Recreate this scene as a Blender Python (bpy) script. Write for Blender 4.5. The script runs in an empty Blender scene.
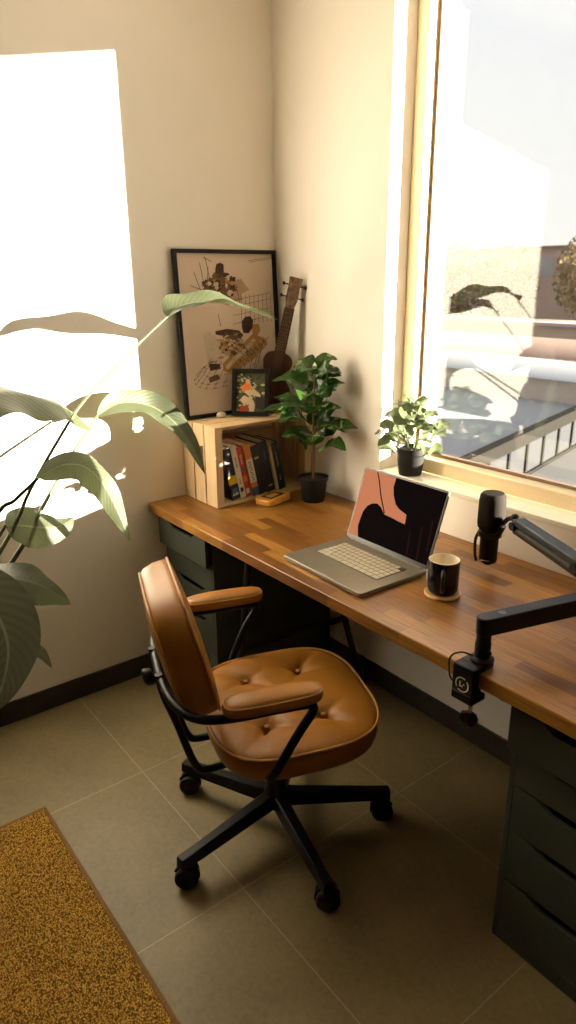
import bpy, math, random
import numpy as np
from mathutils import Vector, Matrix
random.seed(7)
S = bpy.context.scene
COL = S.collection
PI = math.pi
# ------------------------------------------------------------------ camera
cam_d = bpy.data.cameras.new('camera')
cam = bpy.data.objects.new('camera', cam_d)
COL.objects.link(cam)
cam_d.sensor_fit = 'VERTICAL'
cam_d.sensor_height = 36.0
cam_d.lens = 36.0 * 699.14 / 1024.0
cam_d.clip_start = 0.02
cam_d.clip_end = 300
fw = Vector((-0.75128595, 0.57708237, -0.32022705))
rt = Vector((0.61130006, 0.79135782, -0.00806461))
up = Vector((-0.24876023, 0.20181364, 0.9473065))
cam.matrix_world = Matrix(((rt.x, up.x, -fw.x, 2.40585), (rt.y, up.y, -fw.y, -1.79111),
                           (rt.z, up.z, -fw.z, 1.57501), (0, 0, 0, 1)))
cam_d.dof.use_dof = True
cam_d.dof.focus_distance = 1.95
cam_d.dof.aperture_fstop = 5.6
S.camera = cam
# ------------------------------------------------------------------ light
w = bpy.data.worlds.new('sky')
S.world = w
w.use_nodes = True
wn = w.node_tree
wn.nodes.clear()
wo = wn.nodes.new('ShaderNodeOutputWorld')
wb = wn.nodes.new('ShaderNodeBackground')
wt = wn.nodes.new('ShaderNodeTexCoord')
wsp = wn.nodes.new('ShaderNodeSeparateXYZ')
wr = wn.nodes.new('ShaderNodeValToRGB')
wr.color_ramp.elements[0].position = 0.0
wr.color_ramp.elements[0].color = (0.98, 0.95, 0.88, 1)
wr.color_ramp.elements[1].position = 0.45
wr.color_ramp.elements[1].color = (0.80, 0.82, 0.90, 1)
wn.links.new(wt.outputs['Generated'], wsp.inputs[0])
wn.links.new(wsp.outputs['Z'], wr.inputs[0])
wn.links.new(wr.outputs[0], wb.inputs[0])
wb.inputs[1].default_value = 0.66
wn.links.new(wb.outputs[0], wo.inputs[0])

sun_d = bpy.data.lights.new('sun', 'SUN')
sun = bpy.data.objects.new('sun', sun_d)
COL.objects.link(sun)
sun_dir = Vector((-1, -1.006, -0.205)).normalized()
sun.rotation_euler = sun_dir.to_track_quat('-Z', 'Y').to_euler()
sun_d.energy = 45.0
sun_d.color = (1.0, 0.885, 0.72)
sun_d.angle = math.radians(0.55)

S.view_settings.view_transform = 'Standard'
S.view_settings.look = 'None'
S.view_settings.gamma = 1.0
S.view_settings.use_curve_mapping = False
S.view_settings.exposure = 0.8
S.cycles.use_denoising = True
S.cycles.max_bounces = 12
S.cycles.diffuse_bounces = 7
S.cycles.transparent_max_bounces = 12
S.cycles.sample_clamp_indirect = 8.0


# ------------------------------------------------------------------ materials
class N:
    def __init__(s, name):
        s.m = bpy.data.materials.new(name)
        s.m.use_nodes = True
        s.t = s.m.node_tree
        s.p = s.t.nodes['Principled BSDF']
        s.out = s.t.nodes['Material Output']

    def n(s, typ, **kw):
        x = s.t.nodes.new('ShaderNode' + typ)
        for k, v in kw.items():
            setattr(x, k, v)
        return x

    def l(s, a, b):
        s.t.links.new(a, b)

    def coords(s, scale=(1, 1, 1), kind='Object', rot=(0, 0, 0)):
        c = s.n('TexCoord')
        mp = s.n('Mapping')
        mp.inputs['Scale'].default_value = scale
        mp.inputs['Rotation'].default_value = rot
        s.l(c.outputs[kind], mp.inputs['Vector'])
        return mp.outputs[0]

    def noise(s, vec, scale=5, detail=3, rough=.55):
        x = s.n('TexNoise')
        x.inputs['Scale'].default_value = scale
        x.inputs['Detail'].default_value = detail
        x.inputs['Roughness'].default_value = rough
        s.l(vec, x.inputs['Vector'])
        return x.outputs[0]

    def ramp(s, fac, stops):
        r = s.n('ValToRGB')
        e = r.color_ramp.elements
        while len(e) < len(stops):
            e.new(0.5)
        for i, (p_, c) in enumerate(stops):
            e[i].position = p_
            e[i].color = (*c, 1)
        s.l(fac, r.inputs[0])
        return r.outputs[0]

    def math(s, op, a, b=None, c=None):
        x = s.n('Math', operation=op)
        for i, v in enumerate((a, b, c)):
            if v is None:
                continue
            if isinstance(v, (int, float)):
                x.inputs[i].default_value = v
            else:
                s.l(v, x.inputs[i])
        return x.outputs[0]

    def mix(s, fac, a, b, mode='MIX'):
        x = s.n('Mix', data_type='RGBA', blend_type=mode)
        for sock, v in ((x.inputs[0], fac), (x.inputs[6], a), (x.inputs[7], b)):
            if isinstance(v, (int, float)):
                sock.default_value = v
            elif isinstance(v, tuple):
                sock.default_value = (*v, 1)
            else:
                s.l(v, sock)
        return x.outputs[2]

    def bump(s, h, strength=.2, dist=.01):
        b = s.n('Bump')
        b.inputs['Strength'].default_value = strength
        b.inputs['Distance'].default_value = dist
        s.l(h, b.inputs['Height'])
        s.l(b.outputs[0], s.p.inputs['Normal'])

    def col(s, c):
        if isinstance(c, tuple):
            s.p.inputs['Base Color'].default_value = (*c, 1)
        else:
            s.l(c, s.p.inputs['Base Color'])

    def set(s, rough=None, metal=None, spec=None, coat=None):
        for k, v in (('Roughness', rough), ('Metallic', metal), ('Specular IOR Level', spec), ('Coat Weight', coat)):
            if v is not None:
                s.p.inputs[k].default_value = v
        return s


def plain(name, c, rough=.5, metal=0., var=.08, scale=30, bump=0.0, bscale=200, spec=None, coat=None):
    """a painted / moulded surface: faint mottling in colour, optional fine relief"""
    k = N(name)
    v = k.coords()
    f = k.noise(v, scale, 3)
    lo = tuple(max(0, x * (1 - var)) for x in c)
    hi = tuple(min(1, x * (1 + var)) for x in c)
    k.col(k.ramp(f, [(.3, lo), (.7, hi)]))
    k.set(rough=rough, metal=metal, spec=spec, coat=coat)
    if bump:
        k.bump(k.noise(v, bscale, 2), bump, .002)
    return k.m


def wood(name, c1, c2, axis=0, scale=9, stretch=14, rough=.5, knots=False):
    k = N(name)
    sc = [stretch, stretch, stretch]
    sc[axis] = 1
    v = k.coords(tuple(sc))
    f = k.noise(v, scale / 4, 6, .62)
    k.col(k.ramp(f, [(.28, c1), (.5, tuple((a + b) / 2 for a, b in zip(c1, c2))), (.72, c2)]))
    k.set(rough=rough)
    k.bump(f, .12, .002)
    return k.m


def wall_mat(name, c):
    k = N(name)
    v = k.coords()
    k.col(k.ramp(k.noise(v, 2.5, 3), [(.3, tuple(x * .975 for x in c)), (.7, c)]))
    k.set(rough=.9, spec=.2)
    k.bump(k.noise(v, 160, 3), .25, .0012)
    return k.m


M = {}
M['wall'] = wall_mat('wall_paint', (.90, .845, .765))
M['rear_wall'] = wall_mat('rear_wall_paint', (.16, .13, .09))
M['ceiling'] = wall_mat('ceiling_paint', (.78, .73, .62))
M['reveal'] = wall_mat('outer_plaster', (.8, .78, .72))


def floor_mat():
    k = N('concrete_tile')
    v = k.coords()
    n1 = k.noise(v, 3.2, 6, .6)
    n2 = k.noise(v, 60, 4, .7)
    c = k.ramp(n1, [(.3, (.145, .106, .045)), (.5, (.188, .140, .061)), (.72, (.24, .183, .082))])
    c = k.mix(.22, c, k.ramp(n2, [(.35, (.08, .062, .03)), (.6, (.245, .2, .1))]))
    sp = k.n('SeparateXYZ')
    k.l(v, sp.inputs[0])
    lines = []
    for ax, off in ((0, .5593), (1, -.9982)):
        d = k.math('SUBTRACT', sp.outputs[ax], off)
        d = k.math('DIVIDE', d, .6)
        d = k.math('ADD', d, .5)
        d = k.math('FRACT', k.math('ADD', d, 20.0))
        d = k.math('ABSOLUTE', k.math('SUBTRACT', d, .5))
        lines.append(k.math('LESS_THAN', d, .0026))
    ln = k.math('MAXIMUM', *lines)
    c = k.mix(k.math('MULTIPLY', ln, .8), c, (.34, .275, .17))
    k.col(c)
    k.l(k.math('MULTIPLY_ADD', n2, .2, .42), k.p.inputs['Roughness'])
    k.bump(k.math('SUBTRACT', k.math('MULTIPLY', n2, .25), ln), .25, .002)
    return k.m


M['floor'] = floor_mat()
M['skirting'] = plain('dark_tile_skirting', (.045, .037, .027), .6, scale=12, var=.2, spec=.3)


def block_mat():
    k = N('butcher_block')
    v = k.coords()
    b = k.n('TexBrick')
    b.offset = .37
    b.offset_frequency = 2
    b.squash = 1.0
    b.inputs['Color1'].default_value = (0, 0, 0, 1)
    b.inputs['Color2'].default_value = (1, 1, 1, 1)
    b.inputs['Mortar'].default_value = (.35, .35, .35, 1)
    b.inputs['Scale'].default_value = 1
    b.inputs['Mortar Size'].default_value = .0005
    b.inputs['Mortar Smooth'].default_value = .3
    b.inputs['Bias'].default_value = 0
    b.inputs['Brick Width'].default_value = .27
    b.inputs['Row Height'].default_value = .0425
    k.l(v, b.inputs['Vector'])
    g = k.noise(k.coords((1.6, 22, 22)), 5, 7, .65)
    pl = k.ramp(b.outputs['Color'], [(0, (.15, .056, .011)), (.28, (.205, .084, .016)), (.52, (.265, .115, .021)),
                                     (.78, (.34, .16, .031)), (1, (.195, .078, .015))])
    gr = k.ramp(g, [(.3, (.52, .47, .42)), (.5, (.92, .92, .9)), (.75, (1.25, 1.2, 1.1))])
    k.col(k.mix(1.0, pl, gr, 'MULTIPLY'))
    k.set(rough=.36, spec=.45)
    k.bump(g, .06, .001)
    return k.m


M['block'] = block_mat()
M['pine'] = wood('pale_pine', (.62, .42, .22), (.78, .58, .34), 2, 10, 10, .6)
M['pine_y'] = wood('pale_pine_lengthwise', (.6, .4, .2), (.78, .57, .33), 1, 10, 10, .6)
M['frame_wood'] = wood('lacquered_spruce', (.74, .59, .36), (.84, .70, .46), 2, 8, 10, .4)
M['frame_wood_x'] = wood('lacquered_spruce_rail', (.74, .59, .36), (.84, .70, .46), 0, 8, 10, .4)
M['sill'] = plain('painted_sill', (.83, .77, .65), .4, var=.03)
M['gasket'] = plain('brown_gasket', (.19, .125, .085), .6)
M['green'] = plain('grey_green_lacquer', (.047, .055, .041), .55, var=.05, scale=8, spec=.3)
M['dark_inside'] = plain('drawer_box', (.012, .013, .011), .8, spec=.2)
M['black'] = plain('black_powder_coat', (.006, .0055, .005), .4, var=.1, spec=.35)
M['satin'] = plain('satin_black_metal', (.0035, .0035, .004), .42, .0, var=.1, spec=.22)
M['steel'] = plain('polished_steel', (.6, .58, .54), .22, 1.0, var=.03)
M['rubber'] = plain('black_rubber', (.006, .006, .006), .55, spec=.3)
M['grille'] = plain('dark_mic_grille', (.016, .012, .009), .7, .0, bump=.8, bscale=500, spec=.08)


def leather():
    k = N('tan_leather')
    v = k.coords()
    f = k.noise(v, 7, 4)
    k.col(k.ramp(f, [(.3, (.25, .097, .009)), (.7, (.33, .135, .013))]))
    k.set(rough=.44, spec=.38)
    x = k.n('TexVoronoi')
    x.inputs['Scale'].default_value = 420
    k.l(v, x.inputs['Vector'])
    k.bump(k.math('ADD', k.math('MULTIPLY', x.outputs['Distance'], .5), k.math('MULTIPLY', k.noise(v, 26, 4), 1.0)), .16, .002)
    return k.m


M['leather'] = leather()
M['piping'] = plain('tan_piping', (.36, .165, .03), .5, bump=.2)
M['laptop'] = plain('space_grey_aluminium', (.23, .2, .15), .42, .5, var=.02)
M['laptop_light'] = plain('bright_aluminium', (.75, .72, .66), .25, .6)
M['keys'] = plain('pale_keys', (.50, .45, .34), .45, var=.05)
M['key_well'] = plain('key_well', (.085, .075, .055), .6)
M['key_dark'] = plain('dark_key', (.02, .018, .015), .3)


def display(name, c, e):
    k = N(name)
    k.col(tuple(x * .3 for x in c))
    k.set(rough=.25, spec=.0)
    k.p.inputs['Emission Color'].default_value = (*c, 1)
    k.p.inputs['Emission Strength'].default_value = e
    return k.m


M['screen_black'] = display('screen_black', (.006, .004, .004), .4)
M['reflection_peach'] = display('reflection_peach', (.46, .175, .09), .5)  # colour of the room mirrored in the screen, painted in and made to glow
M['reflection_red'] = display('reflection_dark_red', (.02, .006, .004), .5)
M['mug'] = plain('navy_glaze', (.004, .0045, .010), .2, var=.05, spec=.35)
M['mug_in'] = plain('cream_glaze', (.86, .76, .58), .2, var=.02)
M['cork'] = plain('cork', (.60, .38, .16), .8, var=.25, scale=300, bump=.5)
M['yellow'] = plain('yellow_shell', (.72, .33, .045), .45, var=.05)
M['yellow_light'] = plain('yellow_label', (.80, .46, .08), .5)
M['gadget_screen'] = plain('brown_lcd', (.12, .065, .03), .25)
M['stone'] = plain('white_stone', (.80, .70, .60), .5, var=.06, scale=40, bump=.2, bscale=60)
M['pot'] = plain('black_plastic_pot', (.007, .007, .006), .55, spec=.35)
M['soil'] = plain('potting_soil', (.03, .018, .01), .95, var=.5, scale=80, bump=1, bscale=120)
M['bark'] = wood('plant_bark', (.10, .05, .02), (.2, .11, .05), 2, 20, 5, .8)
M['mahogany'] = wood('dark_mahogany', (.026, .009, .004), (.06, .022, .009), 2, 14, 10, .32)
M['rosewood'] = wood('rosewood', (.03, .012, .006), (.07, .03, .014), 2, 14, 10, .4)
M['uke_head'] = plain('worn_headstock', (.16, .09, .05), .5, var=.7, scale=70)
M['bone'] = plain('bone', (.7, .62, .48), .4)
M['fret'] = plain('fret_metal', (.16, .12, .07), .4)
M['string'] = plain('nylon_string', (.2, .16, .11), .3)
M['frame_black'] = plain('black_picture_frame', (.005, .0045, .004), .5, spec=.25)
M['paper'] = plain('book_pages', (.70, .58, .38), .85, var=.08, scale=60)


def leaf_mat(name, dark, light, vein, stripes=26, trans=.35, rough=.4, patch=None):
    """blade with a pale midrib, side veins running out from it and light shining through"""
    k = N(name)
    tc = k.n('TexCoord')
    sp = k.n('SeparateXYZ')
    k.l(tc.outputs['UV'], sp.inputs[0])
    across = k.math('ABSOLUTE', k.math('SUBTRACT', sp.outputs[0], .5))
    q = k.math('SUBTRACT', sp.outputs[1], k.math('MULTIPLY', across, .35))
    st = k.math('SINE', k.math('MULTIPLY', q, stripes * 2 * PI))
    st01 = k.math('MULTIPLY', k.math('MULTIPLY_ADD', st, .5, .5), k.noise(k.coords(), 9, 2))
    ob = k.n('ObjectInfo')
    base = k.mix(st01, dark, light)
    nz = k.noise(k.coords(), 18, 3)
    base = k.mix(k.math('MULTIPLY', nz, .5), base, tuple(x * .8 for x in dark))
    if patch:
        pz = k.noise(k.coords(), 22, 2)
        base = k.mix(k.math('GREATER_THAN', pz, .64), base, patch)
    mid = k.math('LESS_THAN', across, .022)
    base = k.mix(mid, base, vein)
    k.col(base)
    k.set(rough=rough)
    k.bump(k.math('SUBTRACT', st01, mid), .25, .003)
    tr = k.n('BsdfTranslucent')
    k.l(k.mix(.5, base, tuple(min(1, x * 1.5) for x in light)), tr.inputs[0])
    mx = k.n('MixShader')
    mx.inputs[0].default_value = trans
    k.l(k.p.outputs[0], mx.inputs[1])
    k.l(tr.outputs[0], mx.inputs[2])
    k.l(mx.outputs[0], k.out.inputs[0])
    return k.m


M['big_leaf'] = leaf_mat('broad_leaf', (.042, .052, .024), (.075, .086, .043), (.12, .135, .066), 22, .42, .55)
M['big_leaf_dark'] = leaf_mat('broad_leaf_dark', (.055, .062, .035), (.13, .14, .085), (.2, .215, .13), 17, .15, .4)
M['shrub_leaf'] = leaf_mat('glossy_leaf', (.028, .075, .012), (.055, .13, .022), (.12, .2, .05), 6, .2, .2, patch=(.25, .33, .14))
M['sill_leaf'] = leaf_mat('pale_leaf', (.07, .10, .038), (.17, .20, .11), (.15, .17, .08), 2, .3, .5)
M['stem'] = plain('green_stem', (.10, .115, .045), .45, var=.2)
M['stem_dark'] = plain('dark_stem', (.055, .06, .022), .45, var=.2)


def glass_mat():
    k = N('window_glass')
    gl = k.n('BsdfGlossy')
    gl.inputs['Roughness'].default_value = .0
    gl.inputs['Color'].default_value = (1, 1, 1, 1)
    tr = k.n('BsdfTransparent')
    tr.inputs['Color'].default_value = (.97, .98, .975, 1)
    lw = k.n('LayerWeight')
    lw.inputs['Blend'].default_value = .5
    fr = k.math('MULTIPLY_ADD', k.math('POWER', lw.outputs['Facing'], 5.0), .9, .04)
    mx = k.n('MixShader')
    k.l(fr, mx.inputs[0])
    k.l(tr.outputs[0], mx.inputs[1])
    k.l(gl.outputs[0], mx.inputs[2])
    k.l(mx.outputs[0], k.out.inputs[0])
    return k.m


M['glass'] = glass_mat()


def rug_mat():
    k = N('woven_jute')
    v = k.coords((1, 1.5, 1))
    x = k.n('TexVoronoi')
    x.inputs['Scale'].default_value = 190
    k.l(v, x.inputs['Vector'])
    n2 = k.noise(v, 90, 3, .7)
    f = k.math('MULTIPLY', k.math('ADD', k.math('SUBTRACT', 1.0, x.outputs['Distance']), n2), .55)
    k.col(k.ramp(f, [(.42, (.11, .05, .007)), (.58, (.36, .19, .03)), (.74, (.64, .40, .08)), (.9, (.78, .56, .17))]))
    k.set(rough=.9, spec=.15)
    k.bump(f, 1.0, .006)
    return k.m


M['rug'] = rug_mat()
M['rug_edge'] = plain('rug_binding', (.17, .09, .02), .85, var=.25, scale=200, bump=.6)


def flat(name, c, rough=.8):
    return plain(name, c, rough, var=.1, scale=25)


# ------------------------------------------------------------------ geometry helpers
class B:
    """collects shapes in world coordinates and links them as one mesh object"""
    def __init__(s):
        s.v, s.f, s.m, s.uv = [], [], [], {}

    def add(s, verts, faces, mi=0):
        o = len(s.v)
        s.v += [tuple(map(float, q)) for q in verts]
        s.f += [tuple(i + o for i in q) for q in faces]
        s.m += [mi] * len(faces)
        return o

    def box(s, lo, hi, mi=0, X=None):
        x0, y0, z0 = lo
        x1, y1, z1 = hi
        vs = [Vector(q) for q in ((x0, y0, z0), (x1, y0, z0), (x1, y1, z0), (x0, y1, z0),
                                  (x0, y0, z1), (x1, y0, z1), (x1, y1, z1), (x0, y1, z1))]
        if X is not None:
            vs = [X @ q for q in vs]
        s.add(vs, [(0, 3, 2, 1), (4, 5, 6, 7), (0, 1, 5, 4), (1, 2, 6, 5), (2, 3, 7, 6), (3, 0, 4, 7)], mi)
        return s

    def bar(s, a, b, wd, ht, upv=(0, 0, 1), mi=0, taper=1.0):
        a, b = Vector(a), Vector(b)
        t = (b - a).normalized()
        sd = t.cross(Vector(upv)).normalized()
        u = sd.cross(t).normalized()
        vs = []
        for q, k in ((a, 1.0), (b, taper)):
            for i, j in ((-1, -1), (1, -1), (1, 1), (-1, 1)):
                vs.append(q + sd * (i * wd / 2 * k) + u * (j * ht / 2 * k))
        s.add(vs, [(3, 2, 1, 0), (4, 5, 6, 7), (0, 1, 5, 4), (1, 2, 6, 5), (2, 3, 7, 6), (3, 0, 4, 7)], mi)
        return s

    def tube(s, pts, r, n=12, mi=0, closed=False, flat=1.0):
        pts = [Vector(q) for q in pts]
        k = len(pts)
        rr = r if isinstance(r, (list, tuple)) else [r] * k
        T = []
        for i in range(k):
            if closed:
                d = pts[(i + 1) % k] - pts[i - 1]
            else:
                d = pts[min(i + 1, k - 1)] - pts[max(i - 1, 0)]
            T.append(d.normalized())
        nr = T[0].orthogonal().normalized()
        rings = []
        for i in range(k):
            nr = (nr - T[i] * nr.dot(T[i])).normalized()
            bn = T[i].cross(nr)
            rings.append([pts[i] + (nr * math.cos(2 * PI * j / n) + bn * math.sin(2 * PI * j / n) * flat) * rr[i] for j in range(n)])
        vs = [q for R_ in rings for q in R_]
        fs = []
        for i in range(k if closed else k - 1):
            for j in range(n):
                a, b2 = i * n + j, i * n + (j + 1) % n
                c, d = ((i + 1) % k) * n + (j + 1) % n, ((i + 1) % k) * n + j
                fs.append((a, b2, c, d))
        if not closed:
            fs.append(tuple(range(n - 1, -1, -1)))
            fs.append(tuple((k - 1) * n + j for j in range(n)))
        s.add(vs, fs, mi)
        return s

    def lathe(s, prof, c=(0, 0, 0), n=40, mi=0, X=None, ms=None):
        """prof: list of (radius, height) about the vertical through c"""
        c = Vector(c)
        vs = []
        for r, z in prof:
            for j in range(n):
                a = 2 * PI * j / n
                q = Vector((r * math.cos(a), r * math.sin(a), z))
                vs.append((X @ q) if X is not None else c + q)
        o = len(s.v)
        for i in range(len(prof) - 1):
            fs = [(i * n + j, i * n + (j + 1) % n, (i + 1) * n + (j + 1) % n, (i + 1) * n + j) for j in range(n)]
            s.f += [tuple(t + o for t in q) for q in fs]
            s.m += [ms[i] if ms else mi] * n
        s.v += [tuple(q) for q in vs]
        if prof[0][0] > 1e-6:
            s.f.append(tuple(o + j for j in range(n - 1, -1, -1)))
            s.m.append(ms[0] if ms else mi)
        if prof[-1][0] > 1e-6:
            s.f.append(tuple(o + (len(prof) - 1) * n + j for j in range(n)))
            s.m.append(ms[-1] if ms else mi)
        return s

    def prism(s, poly, X, z0, z1, mi=0):
        """2-D outline (counter-clockwise) in the plane of X, from depth z0 to z1"""
        n = len(poly)
        vs = [X @ Vector((x, y, z0)) for x, y in poly] + [X @ Vector((x, y, z1)) for x, y in poly]
        fs = [tuple(range(n - 1, -1, -1)), tuple(range(n, 2 * n))]
        fs += [(i, (i + 1) % n, n + (i + 1) % n, n + i) for i in range(n)]
        s.add(vs, fs, mi)
        return s

    def sphere(s, c, r, sc=(1, 1, 1), n=16, mi=0):
        prof = [(max(1e-7, math.sin(PI * i / n)) * r, -math.cos(PI * i / n) * r) for i in range(n + 1)]
        X = Matrix.Translation(Vector(c)) @ Matrix.Diagonal((*sc, 1))
        return s.lathe(prof, n=2 * n, mi=mi, X=X)

    def build(s, name, mats, parent=None, bevel=0, seg=2, smooth=True, angle=38, origin=None):
        if not isinstance(mats, (list, tuple)):
            mats = [mats]
        if parent is not None:
            O = Vector(parent['origin_']) if 'origin_' in parent else parent.matrix_world.translation
            O = Vector(ORIG[parent.name])
        elif origin is not None:
            O = Vector(origin)
        else:
            a = np.array(s.v)
            O = Vector((float((a[:, 0].min() + a[:, 0].max()) / 2), float((a[:, 1].min() + a[:, 1].max()) / 2), float(a[:, 2].min())))
        me = bpy.data.meshes.new(name)
        me.from_pydata([tuple(Vector(q) - O) for q in s.v], [], s.f)
        for m_ in mats:
            me.materials.append(M[m_] if isinstance(m_, str) else m_)
        me.polygons.foreach_set('material_index', s.m)
        if s.uv:
            ul = me.uv_layers.new(name='UVMap')
            for lp in me.loops:
                ul.data[lp.index].uv = s.uv.get(lp.vertex_index, (.5, .5))
        me.validate()
        if smooth:
            me.shade_smooth()
            me.set_sharp_from_angle(angle=math.radians(angle))
        o = bpy.data.objects.new(name, me)
        COL.objects.link(o)
        ORIG[o.name] = tuple(O)
        if parent is not None:
            o.parent = parent
        else:
            o.location = O
        if bevel:
            b = o.modifiers.new('bevel', 'BEVEL')
            b.width = bevel
            b.segments = seg
            b.limit_method = 'ANGLE'
            b.angle_limit = math.radians(40)
        return o


ORIG = {}


def thing(name, label, cat, loc, group=None, kind=None):
    o = bpy.data.objects.new(name, None)
    COL.objects.link(o)
    o.location = loc
    o.empty_display_size = .05
    ORIG[o.name] = tuple(loc)
    return tag(o, label, cat, group, kind)


def tag(o, label=None, cat=None, group=None, kind=None):
    for k, v in (('label', label), ('category', cat), ('group', group), ('kind', kind)):
        if v:
            o[k] = v
    return o


def struct(o, label=None, cat=None):
    return tag(o, label, cat, None, 'structure')


def chaikin(p, it=3, closed=False):
    p = [Vector(q) for q in p]
    for _ in range(it):
        q = []
        n = len(p)
        if not closed:
            q.append(p[0])
        for i in range(n if closed else n - 1):
            a, b = p[i], p[(i + 1) % n]
            q += [a * .75 + b * .25, a * .25 + b * .75]
        if not closed:
            q.append(p[-1])
        p = q
    return p


def catmull(p, k=6):
    p = [Vector(q) for q in p]
    e = [p[0] * 2 - p[1]] + p + [p[-1] * 2 - p[-2]]
    out = []
    for i in range(1, len(e) - 2):
        for j in range(k):
            t = j / k
            a, b, c, d = e[i - 1], e[i], e[i + 1], e[i + 2]
            out.append(.5 * ((2 * b) + (c - a) * t + (2 * a - 5 * b + 4 * c - d) * t * t + (3 * b - a - 3 * c + d) * t ** 3))
    out.append(p[-1])
    return out


def frame(o, x, y, z):
    """4x4 from an origin and three axes"""
    x, y, z = (Vector(q).normalized() for q in (x, y, z))
    return Matrix(((x.x, y.x, z.x, o[0]), (x.y, y.y, z.y, o[1]), (x.z, y.z, z.z, o[2]), (0, 0, 0, 1)))


# ------------------------------------------------------------------ the room
RX, RY, RZ = 5.6, -5.0, 2.66
WX0, WX1, WZ0, WZ1, WT = .63, 1.78, .875, 2.485, .30
struct(B().box((-.3, RY - .3, -.12), (RX + .3, .0, 0)).build('floor', 'floor', smooth=False, origin=(0, 0, 0)))
struct(B().box((-.3, RY - .3, RZ), (RX + .3, WT, RZ + .12)).build('ceiling', 'ceiling', smooth=False))
struct(B().box((-.3, RY - .3, 0), (0, WT, RZ)).build('wall_left', 'wall', smooth=False))
b = B()
b.box((0, 0, -.12), (WX0, WT, RZ)).box((WX1, 0, -.12), (RX + .3, WT, RZ))
b.box((WX0, 0, -.12), (WX1, WT, WZ0)).box((WX0, 0, WZ1), (WX1, WT, RZ))
struct(b.build('wall_right', 'wall', smooth=False))
struct(B().box((RX, RY - .3, 0), (RX + .3, 0, RZ)).build('wall_behind', 'rear_wall', smooth=False))
struct(B().box((0, RY - .3, 0), (RX, RY, RZ)).build('wall_front', 'rear_wall', smooth=False))
BH = .086
struct(B().box((0, RY, 0), (.011, 0, BH)).build('baseboard_left', 'skirting', bevel=.002))
struct(B().box((.011, -.011, 0), (RX, 0, BH)).build('baseboard_right', 'skirting', bevel=.002))

# window: sill, wooden frame, gasket and pane
def make_window(wname, WX0, WX1):
    win = struct(thing(wname, None, None, ((WX0 + WX1) / 2, .12, WZ0)))
    B().box((WX0, -.004, WZ0), (WX1, .102, .893)).build('window_sill', 'sill', win, bevel=.003)
    FY0, FY1 = .100, .165
    b = B()
    b.box((WX0, FY0, .893), (WX0 + .049, FY1, WZ1)).box((WX1 - .049, FY0, .893), (WX1, FY1, WZ1))
    b.build('window_frame', 'frame_wood', win, bevel=.004)
    b = B()
    b.box((WX0 + .049, FY0, .893), (WX1 - .049, FY1, .945)).box((WX0 + .049, FY0, WZ1 - .045), (WX1 - .049, FY1, WZ1))
    b.build('frame_rail', 'frame_wood_x', win, bevel=.004)
    GX0, GX1, GZ0, GZ1 = WX0 + .049, WX1 - .049, .945, WZ1 - .045
    b = B()
    g = .011
    b.box((GX0, .144, GZ0), (GX0 + g, .166, GZ1)).box((GX1 - g, .150, GZ0), (GX1, .166, GZ1))
    b.box((GX0 + g, .150, GZ0), (GX1 - g, .166, GZ0 + g)).box((GX0 + g, .150, GZ1 - g), (GX1 - g, .166, GZ1))
    b.build('gasket', 'gasket', win)
    B().box((GX0, .1665, GZ0), (GX1, .1725, GZ1)).build('window_pane', 'glass', win, smooth=False)
    b = B()
    b.box((WX0, .173, .893), (WX0 + .03, .2, WZ1)).box((WX0, .173, .86), (WX1, .36, .885))
    b.build('outer_ledge', 'reveal', win, bevel=.002)


make_window('window_1', WX0, WX1)

# ------------------------------------------------------------------ outside, one storey below
GZ = -2.5
M['asphalt'] = flat('grey_roofing', (.34, .33, .32))
M['paving'] = flat('dark_grey_paving', (.09, .09, .088))
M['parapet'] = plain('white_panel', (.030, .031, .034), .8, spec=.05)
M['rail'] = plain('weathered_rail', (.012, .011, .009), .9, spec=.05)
M['cream_wall'] = flat('cream_render', (.5, .42, .35))
M['pink_wall'] = flat('pink_render', (.5, .38, .29))
M['block_wall'] = flat('brownish_render', (.42, .31, .25))
M['roof_red'] = flat('red_roofing', (.27, .17, .125))
M['roof_grey'] = plain('light_roof_sheet', (.36, .37, .38), .5)
M['tree'] = plain('autumn_leaf', (.20, .15, .07), .7, var=.35, scale=2)
struct(B().box((-70, .3, GZ - .2), (40, 90, GZ)).build('ground', 'asphalt', smooth=False))
# ------------------------------------------------------------------ worktop and drawer units
DZ, DT, DY = .738, .0365, -.637
tag(B().box((.002, DY, DZ - DT), (2.62, -.002, DZ)).build('worktop', 'block', bevel=.003, origin=(0, 0, DZ - DT)),
    'long golden-brown butcher-block worktop running under the window, carried on two drawer units', 'desk')


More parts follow.
